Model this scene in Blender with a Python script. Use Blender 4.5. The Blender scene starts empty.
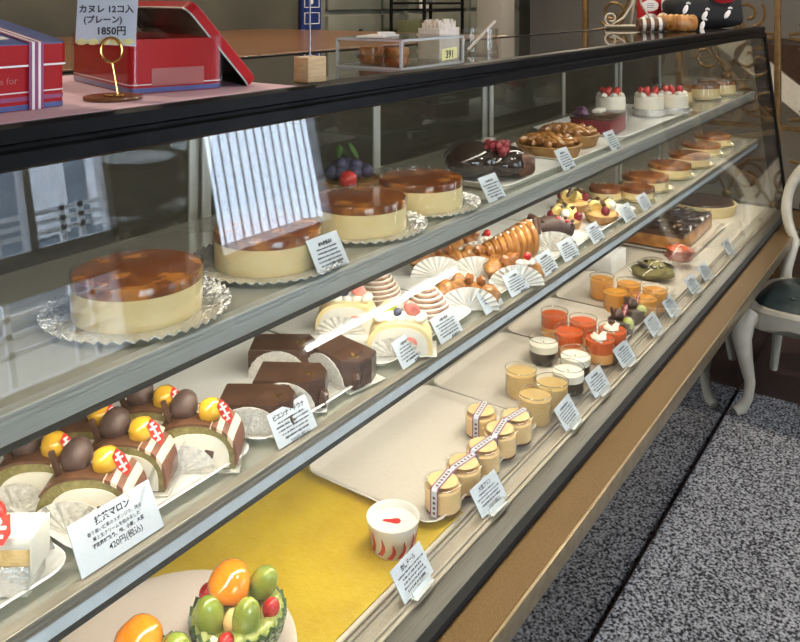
import bpy, bmesh, math, random
from mathutils import Vector, Matrix, Euler
random.seed(7)
PI = math.pi
SC = bpy.context.scene
COL = SC.collection

# ------------------------------------------------------------------ camera
CAM_Z = 1.49
YAW = math.atan2(568, 810)
cam = bpy.data.objects.new('camera', bpy.data.cameras.new('camera'))
COL.objects.link(cam)
cam.location = (0, 0, CAM_Z)
cam.rotation_euler = (PI/2, 0, YAW - PI/2)
cam.data.sensor_fit = 'HORIZONTAL'
cam.data.sensor_width = 36
cam.data.lens = 36*810/800
cam.data.shift_y = -321/800
cam.data.clip_start = 0.02
SC.camera = cam

# ------------------------------------------------------------------ world, exposure, room light
w = bpy.data.worlds.new('sky'); SC.world = w; w.use_nodes = True
wn = w.node_tree.nodes; wl = w.node_tree.links
bg = wn['Background']
tc = wn.new('ShaderNodeTexCoord'); wnz = wn.new('ShaderNodeTexNoise'); wr = wn.new('ShaderNodeValToRGB')
wnz.inputs['Scale'].default_value = 2.5; wnz.inputs['Detail'].default_value = 4
wr.color_ramp.elements[0].color = (.60, .74, 1, 1); wr.color_ramp.elements[1].color = (.86, .93, 1, 1)
wl.new(tc.outputs['Generated'], wnz.inputs['Vector']); wl.new(wnz.outputs['Fac'], wr.inputs['Fac']); wl.new(wr.outputs['Color'], bg.inputs['Color'])
bg.inputs['Strength'].default_value = 11.5
SC.view_settings.view_transform = 'Standard'
SC.view_settings.look = 'None'
SC.view_settings.exposure = 0.0
SC.view_settings.gamma = 1.0
SC.view_settings.use_curve_mapping = False
SC.cycles.transparent_max_bounces = 32
SC.cycles.max_bounces = 8
LED_TOP, LED_MID, LED_LOW, DOWN = 3.8, 7.5, 8.0, 20.0

def area(name, loc, rot, sx, sy, power, col=(1, .93, .82), parent=None, spread=PI):
    l = bpy.data.lights.new(name, 'AREA'); l.shape = 'RECTANGLE'; l.size = sx; l.size_y = sy
    l.energy = power; l.color = col; l.spread = spread
    o = bpy.data.objects.new(name, l); COL.objects.link(o); o.location = loc; o.rotation_euler = rot
    if parent: o.parent = parent
    return o

# ------------------------------------------------------------------ pixel helpers (rays meeting the real shelf planes)
CT, ST = math.cos(YAW), math.sin(YAW)
def G(u, v, h):
    """point h metres below the camera seen at pixel (u, v)"""
    D = h*810/v; r = (u-400)/810*D
    return Vector((CT*D + ST*r, ST*D - CT*r, CAM_Z-h))
def XU(u, y):
    """x of the vertical line in plane y seen at column u"""
    D = 989.4*y/(968-u)
    return (D - ST*y)/CT

# ------------------------------------------------------------------ materials
MATS = {}
def nt(name):
    m = bpy.data.materials.new(name); m.use_nodes = True
    return m, m.node_tree.nodes, m.node_tree.links, m.node_tree.nodes['Principled BSDF']
def mat(name, c, c2=None, sc=30, rough=.5, metal=0, bump=0, bs=80, trans=0, sss=0, coat=0, alpha=1, emit=None, es=0, spec=.5, det=3, lo=.35, hi=.65, kind='noise', ior=1.45, stretch=None):
    m, n, l, p = nt(name)
    t = n.new('ShaderNodeTexCoord'); mp = n.new('ShaderNodeMapping')
    l.new(t.outputs['Object'], mp.inputs['Vector'])
    if stretch: mp.inputs['Scale'].default_value = stretch
    if c2 is None: c2 = tuple(x*.9 for x in c)
    if kind == 'noise':
        tx = n.new('ShaderNodeTexNoise'); tx.inputs['Scale'].default_value = sc; tx.inputs['Detail'].default_value = det; out = tx.outputs['Fac']
    elif kind == 'voronoi':
        tx = n.new('ShaderNodeTexVoronoi'); tx.inputs['Scale'].default_value = sc; out = tx.outputs['Distance']
    elif kind == 'edge':
        tx = n.new('ShaderNodeTexVoronoi'); tx.feature = 'DISTANCE_TO_EDGE'; tx.inputs['Scale'].default_value = sc; out = tx.outputs['Distance']
    else:
        tx = n.new('ShaderNodeTexWave'); tx.inputs['Scale'].default_value = sc; tx.inputs['Distortion'].default_value = det; tx.inputs['Detail'].default_value = 2; out = tx.outputs['Fac']
    l.new(mp.outputs['Vector'], tx.inputs['Vector'])
    r = n.new('ShaderNodeValToRGB'); r.color_ramp.elements[0].position = lo; r.color_ramp.elements[1].position = hi
    r.color_ramp.elements[0].color = (*c, 1); r.color_ramp.elements[1].color = (*c2, 1)
    l.new(out, r.inputs['Fac']); l.new(r.outputs['Color'], p.inputs['Base Color'])
    p.inputs['Roughness'].default_value = rough; p.inputs['Metallic'].default_value = metal
    p.inputs['Transmission Weight'].default_value = trans; p.inputs['IOR'].default_value = ior
    p.inputs['Subsurface Weight'].default_value = sss; p.inputs['Subsurface Radius'].default_value = (.01, .006, .004)
    p.inputs['Coat Weight'].default_value = coat; p.inputs['Coat Roughness'].default_value = .06
    p.inputs['Alpha'].default_value = alpha; p.inputs['Specular IOR Level'].default_value = spec
    if emit: p.inputs['Emission Color'].default_value = (*emit, 1); p.inputs['Emission Strength'].default_value = es
    if bump:
        bn = n.new('ShaderNodeTexNoise'); bn.inputs['Scale'].default_value = bs; bn.inputs['Detail'].default_value = 4
        b = n.new('ShaderNodeBump'); b.inputs['Strength'].default_value = bump; b.inputs['Distance'].default_value = .004
        l.new(mp.outputs['Vector'], bn.inputs['Vector']); l.new(bn.outputs['Fac'], b.inputs['Height']); l.new(b.outputs['Normal'], p.inputs['Normal'])
    MATS[name] = m
    return m
def thin_glass(name, tint=(1, 1, 1), f0=.045, rough=0.0, body=0.0, bodycol=(.5, .55, .5), gloss=1.0):
    m, n, l, p = nt(name); n.remove(p)
    out = [x for x in n if x.type == 'OUTPUT_MATERIAL'][0]
    lw = n.new('ShaderNodeLayerWeight'); lw.inputs['Blend'].default_value = .5
    pw = n.new('ShaderNodeMath'); pw.operation = 'POWER'; pw.inputs[1].default_value = 5
    ma = n.new('ShaderNodeMath'); ma.operation = 'MULTIPLY_ADD'; ma.inputs[1].default_value = (1-f0)*gloss; ma.inputs[2].default_value = f0
    l.new(lw.outputs['Facing'], pw.inputs[0]); l.new(pw.outputs[0], ma.inputs[0])
    tr = n.new('ShaderNodeBsdfTransparent'); tr.inputs['Color'].default_value = (*tint, 1)
    gl = n.new('ShaderNodeBsdfGlossy'); gl.inputs['Roughness'].default_value = rough
    nz = n.new('ShaderNodeTexNoise'); nz.inputs['Scale'].default_value = 14
    base = tr
    if body:
        df = n.new('ShaderNodeBsdfDiffuse')
        rr = n.new('ShaderNodeValToRGB'); rr.color_ramp.elements[0].color = (*bodycol, 1); rr.color_ramp.elements[1].color = (*[x*.93 for x in bodycol], 1)
        l.new(nz.outputs['Fac'], rr.inputs['Fac']); l.new(rr.outputs['Color'], df.inputs['Color'])
        mx = n.new('ShaderNodeMixShader'); mx.inputs[0].default_value = body
        l.new(tr.outputs[0], mx.inputs[1]); l.new(df.outputs[0], mx.inputs[2]); base = mx
    ms = n.new('ShaderNodeMixShader')
    l.new(ma.outputs[0], ms.inputs[0]); l.new(base.outputs[0], ms.inputs[1]); l.new(gl.outputs[0], ms.inputs[2]); l.new(ms.outputs[0], out.inputs['Surface'])
    MATS[name] = m
    return m
M = MATS
mat('black_frame', (.004, .004, .004), (.008, .008, .008), rough=.4, spec=.12)
mat('black_rubber', (.006, .006, .006), rough=.7)
thin_glass('front_glass', (.97, .985, .97), .06)
thin_glass('clear_acrylic', (.97, .98, .97), .06)
thin_glass('clear_cup', (.99, .99, .98), .03, gloss=.35)
thin_glass('glass_rim', (.8, .78, .72), .16, rough=.05, body=.3, bodycol=(.6, .52, .38))
thin_glass('clear_film', (.985, .985, .985), .03, rough=.08, gloss=.7)
thin_glass('shelf_glass', (.86, .92, .87), .06, body=.55, bodycol=(.46, .44, .375))
thin_glass('back_glass', (.25, .26, .22), .05, body=.3, bodycol=(.10, .10, .075))
thin_glass('acrylic_edge', (.9, .93, .93), .25, rough=.15, body=.7, bodycol=(.75, .78, .78))
thin_glass('window_glass', (.98, .99, 1), .04)
thin_glass('smoked_pane', (.22, .25, .28), .04)
mat('top_glass', (.03, .032, .028), (.045, .045, .04), sc=4, rough=.02, spec=.7)
mat('aluminium', (.50, .50, .46), (.42, .42, .385), sc=60, rough=.38, metal=.35, stretch=(.3, 20, 20))
mat('groove_metal', (.36, .32, .25), (.28, .25, .195), sc=60, rough=.35, metal=.4, stretch=(.3, 20, 20))
mat('dark_steel', (.13, .125, .11), (.09, .085, .075), sc=40, rough=.3, metal=.7, stretch=(.3, 12, 12))
mat('track_beige', (.46, .41, .33), (.36, .32, .26), sc=60, rough=.3, metal=.35, stretch=(.2, 20, 20))
mat('white_band', (.70, .74, .76), rough=.35)
mat('bronze_rail', (.225, .135, .055), (.165, .098, .037), sc=420, rough=.36, metal=.8, bump=.35, bs=420, stretch=(.5, 1, 1), det=2)
mat('rail_edge', (.40, .32, .20), (.32, .25, .15), sc=50, rough=.3, metal=.8)
mat('mirror_steel', (.34, .34, .345), (.31, .31, .315), sc=2, rough=.03, metal=1)
mat('deck_white', (.66, .60, .51), (.62, .56, .47), sc=6, rough=.3)
mat('tray_white', (.71, .645, .55), (.675, .61, .52), sc=5, rough=.22, coat=.3)
mat('tray_melamine', (.80, .79, .76), (.76, .75, .72), sc=5, rough=.22, coat=.3)
mat('plate_pink', (.82, .70, .62), (.80, .67, .58), sc=5, rough=.2, coat=.4)
mat('card_paper', (.58, .62, .66), (.55, .59, .63), sc=30, rough=.35)
mat('ink', (.03, .03, .035), (.05, .05, .06), rough=.6)
mat('red_ink', (.55, .05, .03), rough=.5)
mat('yellow_sheet', (.66, .47, .03), (.55, .37, .025), sc=8, rough=.42, det=5, bump=.1, bs=12)
mat('silver_foil', (.78, .78, .76), (.62, .62, .60), sc=120, rough=.22, metal=.75, bump=1.0, bs=130)
mat('gold_foil', (.72, .66, .52), (.6, .54, .42), sc=80, rough=.25, metal=.8, bump=.8, bs=140)
mat('paper_white', (.80, .78, .74), (.72, .70, .66), sc=60, rough=.6, bump=.5, bs=120)
mat('paper_lace', (.74, .71, .64), (.58, .55, .50), sc=160, rough=.55, bump=.8, bs=180)
mat('cheese', (.84, .68, .36), (.80, .62, .30), sc=25, rough=.5, sss=.15, bump=.12, bs=60)
mat('cheese_band', (.72, .47, .17), (.62, .36, .11), sc=30, rough=.45)
mat('caramel', (.17, .045, .010), (.46, .17, .03), sc=26, rough=.12, coat=.8, lo=.48, hi=.66, det=2)
mat('matcha', (.20, .17, .055), (.29, .245, .10), sc=120, rough=.8, bump=.5, bs=260)
mat('cream', (.84, .78, .66), (.80, .73, .60), sc=40, rough=.45, sss=.1, bump=.1, bs=50)
mat('white_cream', (.80, .76, .67), (.76, .72, .62), sc=40, rough=.4, sss=.1)
mat('sponge', (.74, .53, .24), (.66, .44, .18), sc=140, rough=.85, bump=.5, bs=260)
mat('choco', (.055, .026, .016), (.085, .042, .026), sc=30, rough=.28, coat=.3)
mat('choco_matt', (.055, .03, .024), (.09, .052, .04), sc=60, rough=.5, bump=.3, bs=90)
mat('milk_choco', (.15, .068, .036), (.10, .045, .024), sc=60, rough=.4)
mat('stripe_cream', (.19, .075, .042), (.74, .60, .45), sc=22, rough=.5, kind='wave', det=.6, lo=.42, hi=.58)
mat('montblanc', (.27, .145, .095), (.45, .30, .22), sc=60, rough=.55, bump=.3, bs=70)
mat('chestnut', (.62, .36, .03), (.52, .27, .02), sc=40, rough=.14, coat=.6)
mat('strawberry', (.62, .035, .03), (.5, .02, .02), sc=120, rough=.2, coat=.6, kind='voronoi', bump=.3, bs=160)
mat('strawberry_cut', (.62, .05, .04), (.80, .30, .24), sc=35, rough=.25, coat=.4)
mat('raspberry', (.24, .012, .025), (.15, .008, .015), sc=150, rough=.35, kind='voronoi', bump=.6, bs=160)
mat('orange_fruit', (.84, .26, .012), (.74, .19, .008), sc=45, rough=.12, coat=.9, bump=.25, bs=60)
mat('grape', (.30, .35, .06), (.23, .29, .04), sc=18, rough=.14, coat=.8, sss=.1)
mat('melon_flesh', (.46, .47, .13), (.33, .38, .08), sc=30, rough=.3, coat=.5)
mat('melon_rind', (.035, .055, .015), (.42, .43, .27), sc=95, rough=.6, kind='edge', lo=.10, hi=.0, bump=.5, bs=140)
M['melon_rind'].node_tree.nodes  # netted skin
mat('rind_dark', (.03, .07, .015), (.05, .10, .02), rough=.35)
mat('kiwi', (.35, .42, .06), (.5, .52, .15), sc=40, rough=.3, coat=.4)
mat('blueberry', (.03, .03, .07), (.06, .06, .12), sc=30, rough=.45)
mat('leaf', (.05, .12, .02), rough=.5)
mat('pastry', (.27, .10, .022), (.52, .24, .06), sc=30, rough=.4, coat=.3, bump=.5, bs=55, det=4)
mat('pastry_dark', (.20, .065, .02), (.38, .14, .04), sc=40, rough=.35, coat=.4, bump=.5, bs=60)
mat('pie_crust', (.42, .24, .08), (.30, .14, .04), sc=60, rough=.6, bump=.4, bs=100)
mat('apple', (.42, .19, .045), (.22, .08, .02), sc=30, rough=.2, coat=.6)
mat('sugar', (.86, .83, .77), (.6, .38, .16), sc=70, rough=.7, lo=.45, hi=.6, bump=.4, bs=90)
mat('custard', (.84, .58, .25), (.80, .52, .20), sc=20, rough=.35, sss=.1)
mat('pudding', (.80, .57, .28), (.76, .52, .24), sc=20, rough=.25, sss=.1)
mat('caramel_sauce', (.17, .06, .015), rough=.15)
mat('yellow_jelly', (.78, .55, .22), (.72, .48, .17), sc=60, rough=.12, alpha=.62, coat=.5)
mat('orange_jelly', (.86, .40, .06), (.80, .34, .04), sc=60, rough=.12, alpha=.74, coat=.5)
mat('red_jelly', (.80, .15, .025), (.72, .10, .02), sc=60, rough=.12, alpha=.74, coat=.5)
mat('pink_sweet', (.42, .16, .11), (.30, .09, .06), sc=30, rough=.3, coat=.4)
mat('peach_layer', (.82, .42, .16), (.78, .36, .12), sc=20, rough=.3)
mat('coffee_jelly', (.022, .014, .011), (.03, .02, .015), rough=.08, coat=.6)
mat('cup_white', (.72, .68, .63), (.69, .65, .60), rough=.3, coat=.4)
mat('banana', (.84, .66, .26), (.78, .58, .2), sc=40, rough=.4)
mat('gold_leaf', (.85, .58, .15), (.7, .45, .1), sc=80, rough=.2, metal=1)
mat('flag_red', (.72, .045, .03), (.62, .035, .025), rough=.35)
mat('flag_white', (.85, .82, .80), rough=.4)
mat('tin_red', (.42, .014, .016), (.34, .011, .013), sc=6, rough=.4, spec=.22)
mat('tin_blue', (.09, .13, .32), (.07, .10, .26), rough=.3, coat=.3)
mat('tin_white', (.78, .74, .70), rough=.35)
mat('tin_inside', (.22, .19, .15), (.15, .13, .10), sc=12, rough=.25, metal=.8)
mat('ribbon_purple', (.27, .07, .16), rough=.5)
mat('pink_cloth', (.62, .44, .50), (.58, .40, .46), sc=220, rough=.85, bump=.2, bs=300)
mat('brass', (.72, .46, .14), (.6, .36, .1), sc=40, rough=.22, metal=1)
mat('brown_wood', (.21, .09, .033), (.12, .048, .016), sc=9, rough=.32, coat=.35, stretch=(.8, 9, 9), det=5)
mat('dark_wood', (.06, .03, .015), (.035, .017, .009), sc=9, rough=.4, stretch=(.8, 9, 9))
mat('pale_wood', (.56, .40, .22), (.47, .32, .16), sc=40, rough=.5, stretch=(1, 1, 6))
mat('chrome', (.28, .28, .27), rough=.35, metal=.8)
mat('pale_label', (.40, .13, .12), (.35, .11, .10), rough=.4)
mat('iron_gold', (.24, .145, .06), (.17, .10, .04), sc=40, rough=.4, metal=.6)
mat('cream_wire', (.62, .56, .44), rough=.35)
mat('chair_paint', (.50, .46, .36), (.43, .39, .30), sc=16, rough=.33, coat=.3, bump=.1, bs=40)
mat('chair_leather', (.018, .032, .034), (.03, .045, .046), sc=25, rough=.33, coat=.2, bump=.15, bs=120)
mat('carpet', (.012, .012, .014), (.50, .50, .515), sc=135, rough=.95, det=1.8, lo=.38, hi=.66, bump=.6, bs=260)
mat('brown_floor', (.055, .03, .025), (.035, .018, .015), sc=12, rough=.4, stretch=(1, 8, 8))
mat('wall_grey', (.36, .335, .29), (.325, .30, .26), sc=3, rough=.85)
mat('wall_dark', (.075, .07, .05), (.05, .047, .034), sc=3, rough=.7)
mat('ceiling_white', (.62, .60, .56), rough=.9)
mat('cabinet_green', (.20, .205, .165), (.17, .175, .14), sc=5, rough=.5)
mat('knob_dark', (.02, .02, .02), rough=.4)
mat('window_frame', (.55, .56, .58), rough=.5)
mat('sheer_slat', (.70, .74, .82), (.6, .66, .78), sc=40, rough=.6)
mat('railing_white', (.80, .82, .85), rough=.5)
mat('facade', (.20, .24, .29), (.16, .195, .24), sc=2, rough=.8)
mat('lamp_glow', (.9, .85, .75), emit=(1, .86, .66), es=9)
mat('tube_glow', (.9, .9, .9), emit=(1, .98, .95), es=14)
mat('led_glow', (.9, .9, .85), emit=(1, .93, .82), es=6)
mat('poster_blue', (.012, .03, .16), (.01, .025, .13), rough=.4)
mat('black_cloth', (.008, .008, .009), rough=.75)
mat('red_cloth', (.55, .02, .025), rough=.6)
mat('olive_box', (.16, .17, .09), (.13, .14, .07), rough=.5)
mat('tag_yellow', (.75, .70, .30), rough=.45)
mat('straw_paper', (.72, .64, .55), (.62, .54, .46), sc=60, rough=.6)
mat('violet', (.08, .03, .07), rough=.5)

# ------------------------------------------------------------------ mesh helpers
class MB:
    def __init__(s): s.bm = bmesh.new()
    def _xf(s, vs, c, rot):
        if rot is not None:
            R = rot if isinstance(rot, Matrix) else Euler(rot).to_matrix()
            for v in vs: v.co = R @ v.co
        for v in vs: v.co += Vector(c)
    def box(s, c, d, rot=None, bev=0, seg=2, mi=0):
        r = bmesh.ops.create_cube(s.bm, size=1); vs = r['verts']
        for v in vs: v.co = Vector((v.co.x*d[0], v.co.y*d[1], v.co.z*d[2]))
        fs = {f for v in vs for f in v.link_faces}
        if bev:
            es = {e for v in vs for e in v.link_edges}
            rb = bmesh.ops.bevel(s.bm, geom=list(es), offset=bev, segments=seg, affect='EDGES', profile=.5)
            vs = list({v for f in rb['faces'] for v in f.verts} | {v for v in vs if v.is_valid}); fs = {f for v in vs for f in v.link_faces}
        for f in fs: f.material_index = mi
        s._xf(vs, c, rot); return s
    def ring_loft(s, rings, closed=True, cap0=True, cap1=True, mi=0):
        vr = [[s.bm.verts.new(p) for p in r] for r in rings]
        n = len(vr[0])
        for a, b in zip(vr, vr[1:]):
            for i in range(n if closed else n-1):
                j = (i+1) % n
                try: s.bm.faces.new((a[i], a[j], b[j], b[i])).material_index = mi
                except ValueError: pass
        if cap0: s.bm.faces.new(list(reversed(vr[0]))).material_index = mi
        if cap1: s.bm.faces.new(vr[-1]).material_index = mi
        return s
    def lathe(s, prof, c=(0, 0, 0), seg=32, rot=None, mi=0, wob=None):
        rings = []
        for r, z in prof:
            ring = []
            for i in range(seg):
                a = 2*PI*i/seg; k = wob(a, r, z) if wob else 1
                p = Vector((r*k*math.cos(a), r*k*math.sin(a), z))
                if rot is not None: p = Euler(rot).to_matrix() @ p
                ring.append(p + Vector(c))
            rings.append(ring)
        return s.ring_loft(rings, True, True, True, mi)
    def tube(s, pts, r, seg=8, closed=False, mi=0, flat=1.0):
        pts = [Vector(p) for p in pts]; n = len(pts)
        rs = r if isinstance(r, (list, tuple)) else [r]*n
        rings = []; up = None
        for i, p in enumerate(pts):
            a = pts[(i-1) % n] if (closed or i > 0) else p
            b = pts[(i+1) % n] if (closed or i < n-1) else p
            t = (b-a).normalized()
            if up is None:
                up = Vector((0, 0, 1)) if abs(t.z) < .9 else Vector((1, 0, 0))
            x = t.cross(up)
            if x.length < 1e-6: x = t.cross(Vector((0, 1, 0)))
            x.normalize(); y = x.cross(t).normalized(); up = y
            rings.append([p + (x*math.cos(q)*flat + y*math.sin(q))*rs[i] for q in [2*PI*k/seg for k in range(seg)]])
        if closed: rings.append(rings[0]); 
        if closed:
            vr = [[s.bm.verts.new(p) for p in rr] for rr in rings[:-1]]
            for i in range(n):
                A, B = vr[i], vr[(i+1) % n]
                for k in range(seg):
                    s.bm.faces.new((A[k], A[(k+1) % seg], B[(k+1) % seg], B[k])).material_index = mi
            return s
        return s.ring_loft(rings, True, True, True, mi)
    def blob(s, c, rad, rot=None, noise=0, sub=2, mi=0, seed=0, fn=None):
        r = bmesh.ops.create_icosphere(s.bm, subdivisions=sub, radius=1); vs = r['verts']
        rnd = random.Random(seed); ph = [rnd.uniform(0, 6) for _ in range(6)]
        for v in vs:
            d = v.co.copy()
            k = 1 + noise*(math.sin(3*d.x+ph[0])*math.sin(3.3*d.y+ph[1]) + .6*math.sin(5*d.z+ph[2]+2*d.x) + .4*math.sin(8*d.y+ph[3]+3*d.z))
            if fn: d = fn(d)
            v.co = Vector((d.x*rad[0]*k, d.y*rad[1]*k, d.z*rad[2]*k))
        for v in vs:
            for f in v.link_faces: f.material_index = mi
        s._xf(vs, c, rot); return s
    def prism(s, poly, z0, z1, rot=None, c=(0, 0, 0), mi=0):
        """poly in local xy, extruded z0..z1, then rotated and moved"""
        R = Matrix.Identity(3) if rot is None else (rot if isinstance(rot, Matrix) else Euler(rot).to_matrix())
        rings = [[R @ Vector((x, y, z)) + Vector(c) for x, y in poly] for z in (z0, z1)]
        return s.ring_loft(rings, True, True, True, mi)
    def build(s, name, m, parent=None, loc=None, rot=None, smooth=True, ang=35):
        bmesh.ops.recalc_face_normals(s.bm, faces=s.bm.faces[:])
        me = bpy.data.meshes.new(name); s.bm.to_mesh(me); s.bm.free()
        for x in (m if isinstance(m, (list, tuple)) else [m]): me.materials.append(M[x] if isinstance(x, str) else x)
        if smooth:
            me.polygons.foreach_set('use_smooth', [True]*len(me.polygons))
            me.set_sharp_from_angle(angle=math.radians(ang))
        o = bpy.data.objects.new(name, me); COL.objects.link(o)
        if parent: o.parent = parent
        if loc is not None: o.location = loc
        if rot is not None: o.rotation_euler = rot
        return o
def tag(o, label, cat, group=None):
    o['label'] = label; o['category'] = cat
    if group: o['group'] = group
    return o
def thing(name, label, cat, loc=(0, 0, 0), rz=0, group=None):
    o = bpy.data.objects.new(name, None); COL.objects.link(o); o.empty_display_size = .03
    o.location = loc; o.rotation_euler = (0, 0, rz)
    return tag(o, label, cat, group)
def struct(o):
    o['kind'] = 'structure'; return o
KIDS = {}
def copy_tree(o, parent=None):
    c = o.copy(); COL.objects.link(c)
    if parent: c.parent = parent
    for ch in list(o.children): copy_tree(ch, c)
    return c
def place(proto, loc, rz, label, group=None, scale=1):
    """first call uses the prototype itself, later calls copy it"""
    if not proto.get('_used'):
        proto['_used'] = 1; o = proto
    else:
        o = copy_tree(proto)
    o.location = loc; o.rotation_euler = (0, 0, rz); o.scale = (scale,)*3
    o['label'] = label
    if group: o['group'] = group
    return o
def rrect(wd, dp, r, n=5):
    pts = []
    for cx, cy, a0 in ((wd/2-r, dp/2-r, 0), (-wd/2+r, dp/2-r, 90), (-wd/2+r, -dp/2+r, 180), (wd/2-r, -dp/2+r, 270)):
        for i in range(n+1):
            a = math.radians(a0 + 90*i/n); pts.append((cx+r*math.cos(a), cy+r*math.sin(a)))
    return pts
def text_mesh(mb, txt, size, x, z, align='CENTER', y=0, bold=0.0, mi=0):
    """lettering standing in the xz plane, read from -y"""
    cu = bpy.data.curves.new('t', 'FONT'); cu.body = txt; cu.size = size; cu.align_x = align; cu.resolution_u = 2; cu.offset = bold
    ob = bpy.data.objects.new('t', cu); COL.objects.link(ob)
    me = ob.to_mesh()
    vs = [mb.bm.verts.new((v.co.x+x, y, v.co.y+z)) for v in me.vertices]
    for p in me.polygons:
        try: mb.bm.faces.new([vs[i] for i in p.vertices]).material_index = mi
        except ValueError: pass
    ob.to_mesh_clear(); bpy.data.objects.remove(ob); bpy.data.curves.remove(cu)

def pxz(mb, poly, y0, y1, mi=0, c=(0, 0, 0)):
    return mb.ring_loft([[(x+c[0], y+c[1], z+c[2]) for x, z in poly] for y in (y0, y1)], True, True, True, mi)
def pyz(mb, poly, x0, x1, mi=0):
    return mb.ring_loft([[(x, y, z) for y, z in poly] for x in (x0, x1)], True, True, True, mi)
Z = lambda h: CAM_Z - h

# ================================================================== THE ROOM
def slab(name, c, d, m, bev=0):
    return struct(MB().box(c, d, bev=bev).build(name, m, smooth=False))
RX0, RX1, RY0, RY1, RZ1 = -1.6, 7.2, -2.0, 3.5, 2.65
slab('floor', ((RX0+RX1)/2, (RY0+RY1)/2, -.06), (RX1-RX0+.4, RY1-RY0+.4, .1), 'brown_floor')
slab('ceiling', ((RX0+RX1)/2, (RY0+RY1)/2, RZ1+.05), (RX1-RX0+.4, RY1-RY0+.4, .1), 'ceiling_white')
slab('wall_back', ((RX0+RX1)/2, RY1+.06, RZ1/2), (RX1-RX0+.4, .12, RZ1), 'wall_dark')
slab('wall_left', (RX0-.06, (RY0+RY1)/2, RZ1/2), (.12, RY1-RY0, RZ1), 'wall_grey')
slab('wall_right', (RX1+.06, (RY0+RY1)/2, RZ1/2), (.12, RY1-RY0, RZ1), 'wall_grey')
WINS = [(1.60, 2.42, .46, 2.15), (3.00, 3.98, .34, 2.15), (-1.45, .10, .45, 2.15)]  # last opening is an unseen window added for daylight fill from the left
mb = MB(); ww = lambda x0, x1, z0, z1: mb.box(((x0+x1)/2, RY0-.06, (z0+z1)/2), (x1-x0, .12, z1-z0))
ww(RX0, -1.45, 0, RZ1); ww(.10, 1.60, 0, RZ1); ww(2.42, 3.00, 0, RZ1); ww(4.80, RX1, 0, RZ1)
ww(-1.45, .10, 0, .45); ww(-1.45, .10, 2.15, RZ1); ww(1.60, 2.42, 0, .46); ww(1.60, 2.42, 2.15, RZ1)
ww(3.00, 4.80, 0, .34); ww(3.98, 4.80, .34, RZ1); ww(3.00, 3.98, 2.15, RZ1)
struct(mb.build('wall_front', 'wall_grey', smooth=False))
for k, (x0, x1, z0, z1) in enumerate(WINS):
    mb = MB(); fw = .035
    for xx in (x0+fw/2, x1-fw/2): mb.box((xx, RY0-.05, (z0+z1)/2), (fw, .07, z1-z0))
    for zz in (z0+fw/2, z1-fw/2): mb.box(((x0+x1)/2, RY0-.05, zz), (x1-x0, .07, fw))
    if k == 0: mb.box(((x0+x1)/2, RY0-.05, .945), (x1-x0, .07, .19)); mb.box((2.0, RY0-.05, 1.6), (.035, .07, 1.15))
    if k == 1: mb.box(((x0+x1)/2, RY0-.05, .73), (x1-x0, .07, .04))
    if k == 2: mb.box((-.68, RY0-.05, 1.3), (.04, .07, 1.66))
    wo = struct(mb.build('window_%d' % (k+1), 'window_frame', smooth=False))
    zb = .74 if k == 1 else z0+.01
    MB().box(((x0+x1)/2, RY0-.05, (zb+z1)/2), (x1-x0-.004, .006, z1-zb-.004)).build('pane', 'window_glass', wo, smooth=False)
    if k == 1:
        MB().box(((x0+x1)/2, RY0-.05, .53), (x1-x0-.02, .006, .37)).build('pane', 'smoked_pane', wo, smooth=False)
        mb = MB(); n = 13
        for i in range(n):
            xx = x0+.07+(x1-x0-.14)*i/(n-1); mb.box((xx, RY0-.10, 1.44), (.009, .008, 1.36))
        mb.build('blind', 'sheer_slat', wo, smooth=False)
# outside: a balcony railing and the house across the lane
mb = MB()
for z in (.40, .50, .60, 1.03, 1.09, 1.15): mb.box((2.45, RY0-1.3, z), (2.3, .03, .03))
for x in (1.3, 1.9, 2.5, 2.92, 3.05, 3.59): mb.box((x, RY0-1.3, .55), (.035, .03, 1.25))
tag(mb.build('balcony_railing', 'railing_white', smooth=False), 'white metal railing outside the shop window', 'railing')
hs = thing('house', 'grey house across the lane behind the white railing', 'house', (4.55, RY0-4.6, 0))
MB().box((0, 0, 1.9), (2.3, .5, 3.8)).build('wall', 'facade', hs, smooth=False)
for x in (-.75, .05, .8): MB().box((x, .26, 1.2), (.5, .04, .8), bev=.01).build('window', 'railing_white', hs, smooth=False)
struct(MB().box((3, -5, -.1), (14, 6, .1)).build('pavement', 'wall_grey', smooth=False))

# carpet laid up to the case; ends before the far chair's back legs
tag(MB().box((.84, -.625, -.004), (4.88, 2.676, .018), bev=.004).build('carpet', 'carpet', smooth=False), 'grey and black speckled carpet along the front of the case', 'carpet')

tl = thing('tube_lamp', 'long white tube lamp mounted low on the wall under the shop window', 'lamp', (4.30, RY0, .11))
MB().box((0, .012, 0), (1.70, .024, .06), bev=.004).build('mount', 'railing_white', tl)
MB().tube([(-.82, .040, 0), (.82, .040, 0)], .016, 12).build('tube', 'tube_glow', tl)
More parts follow.
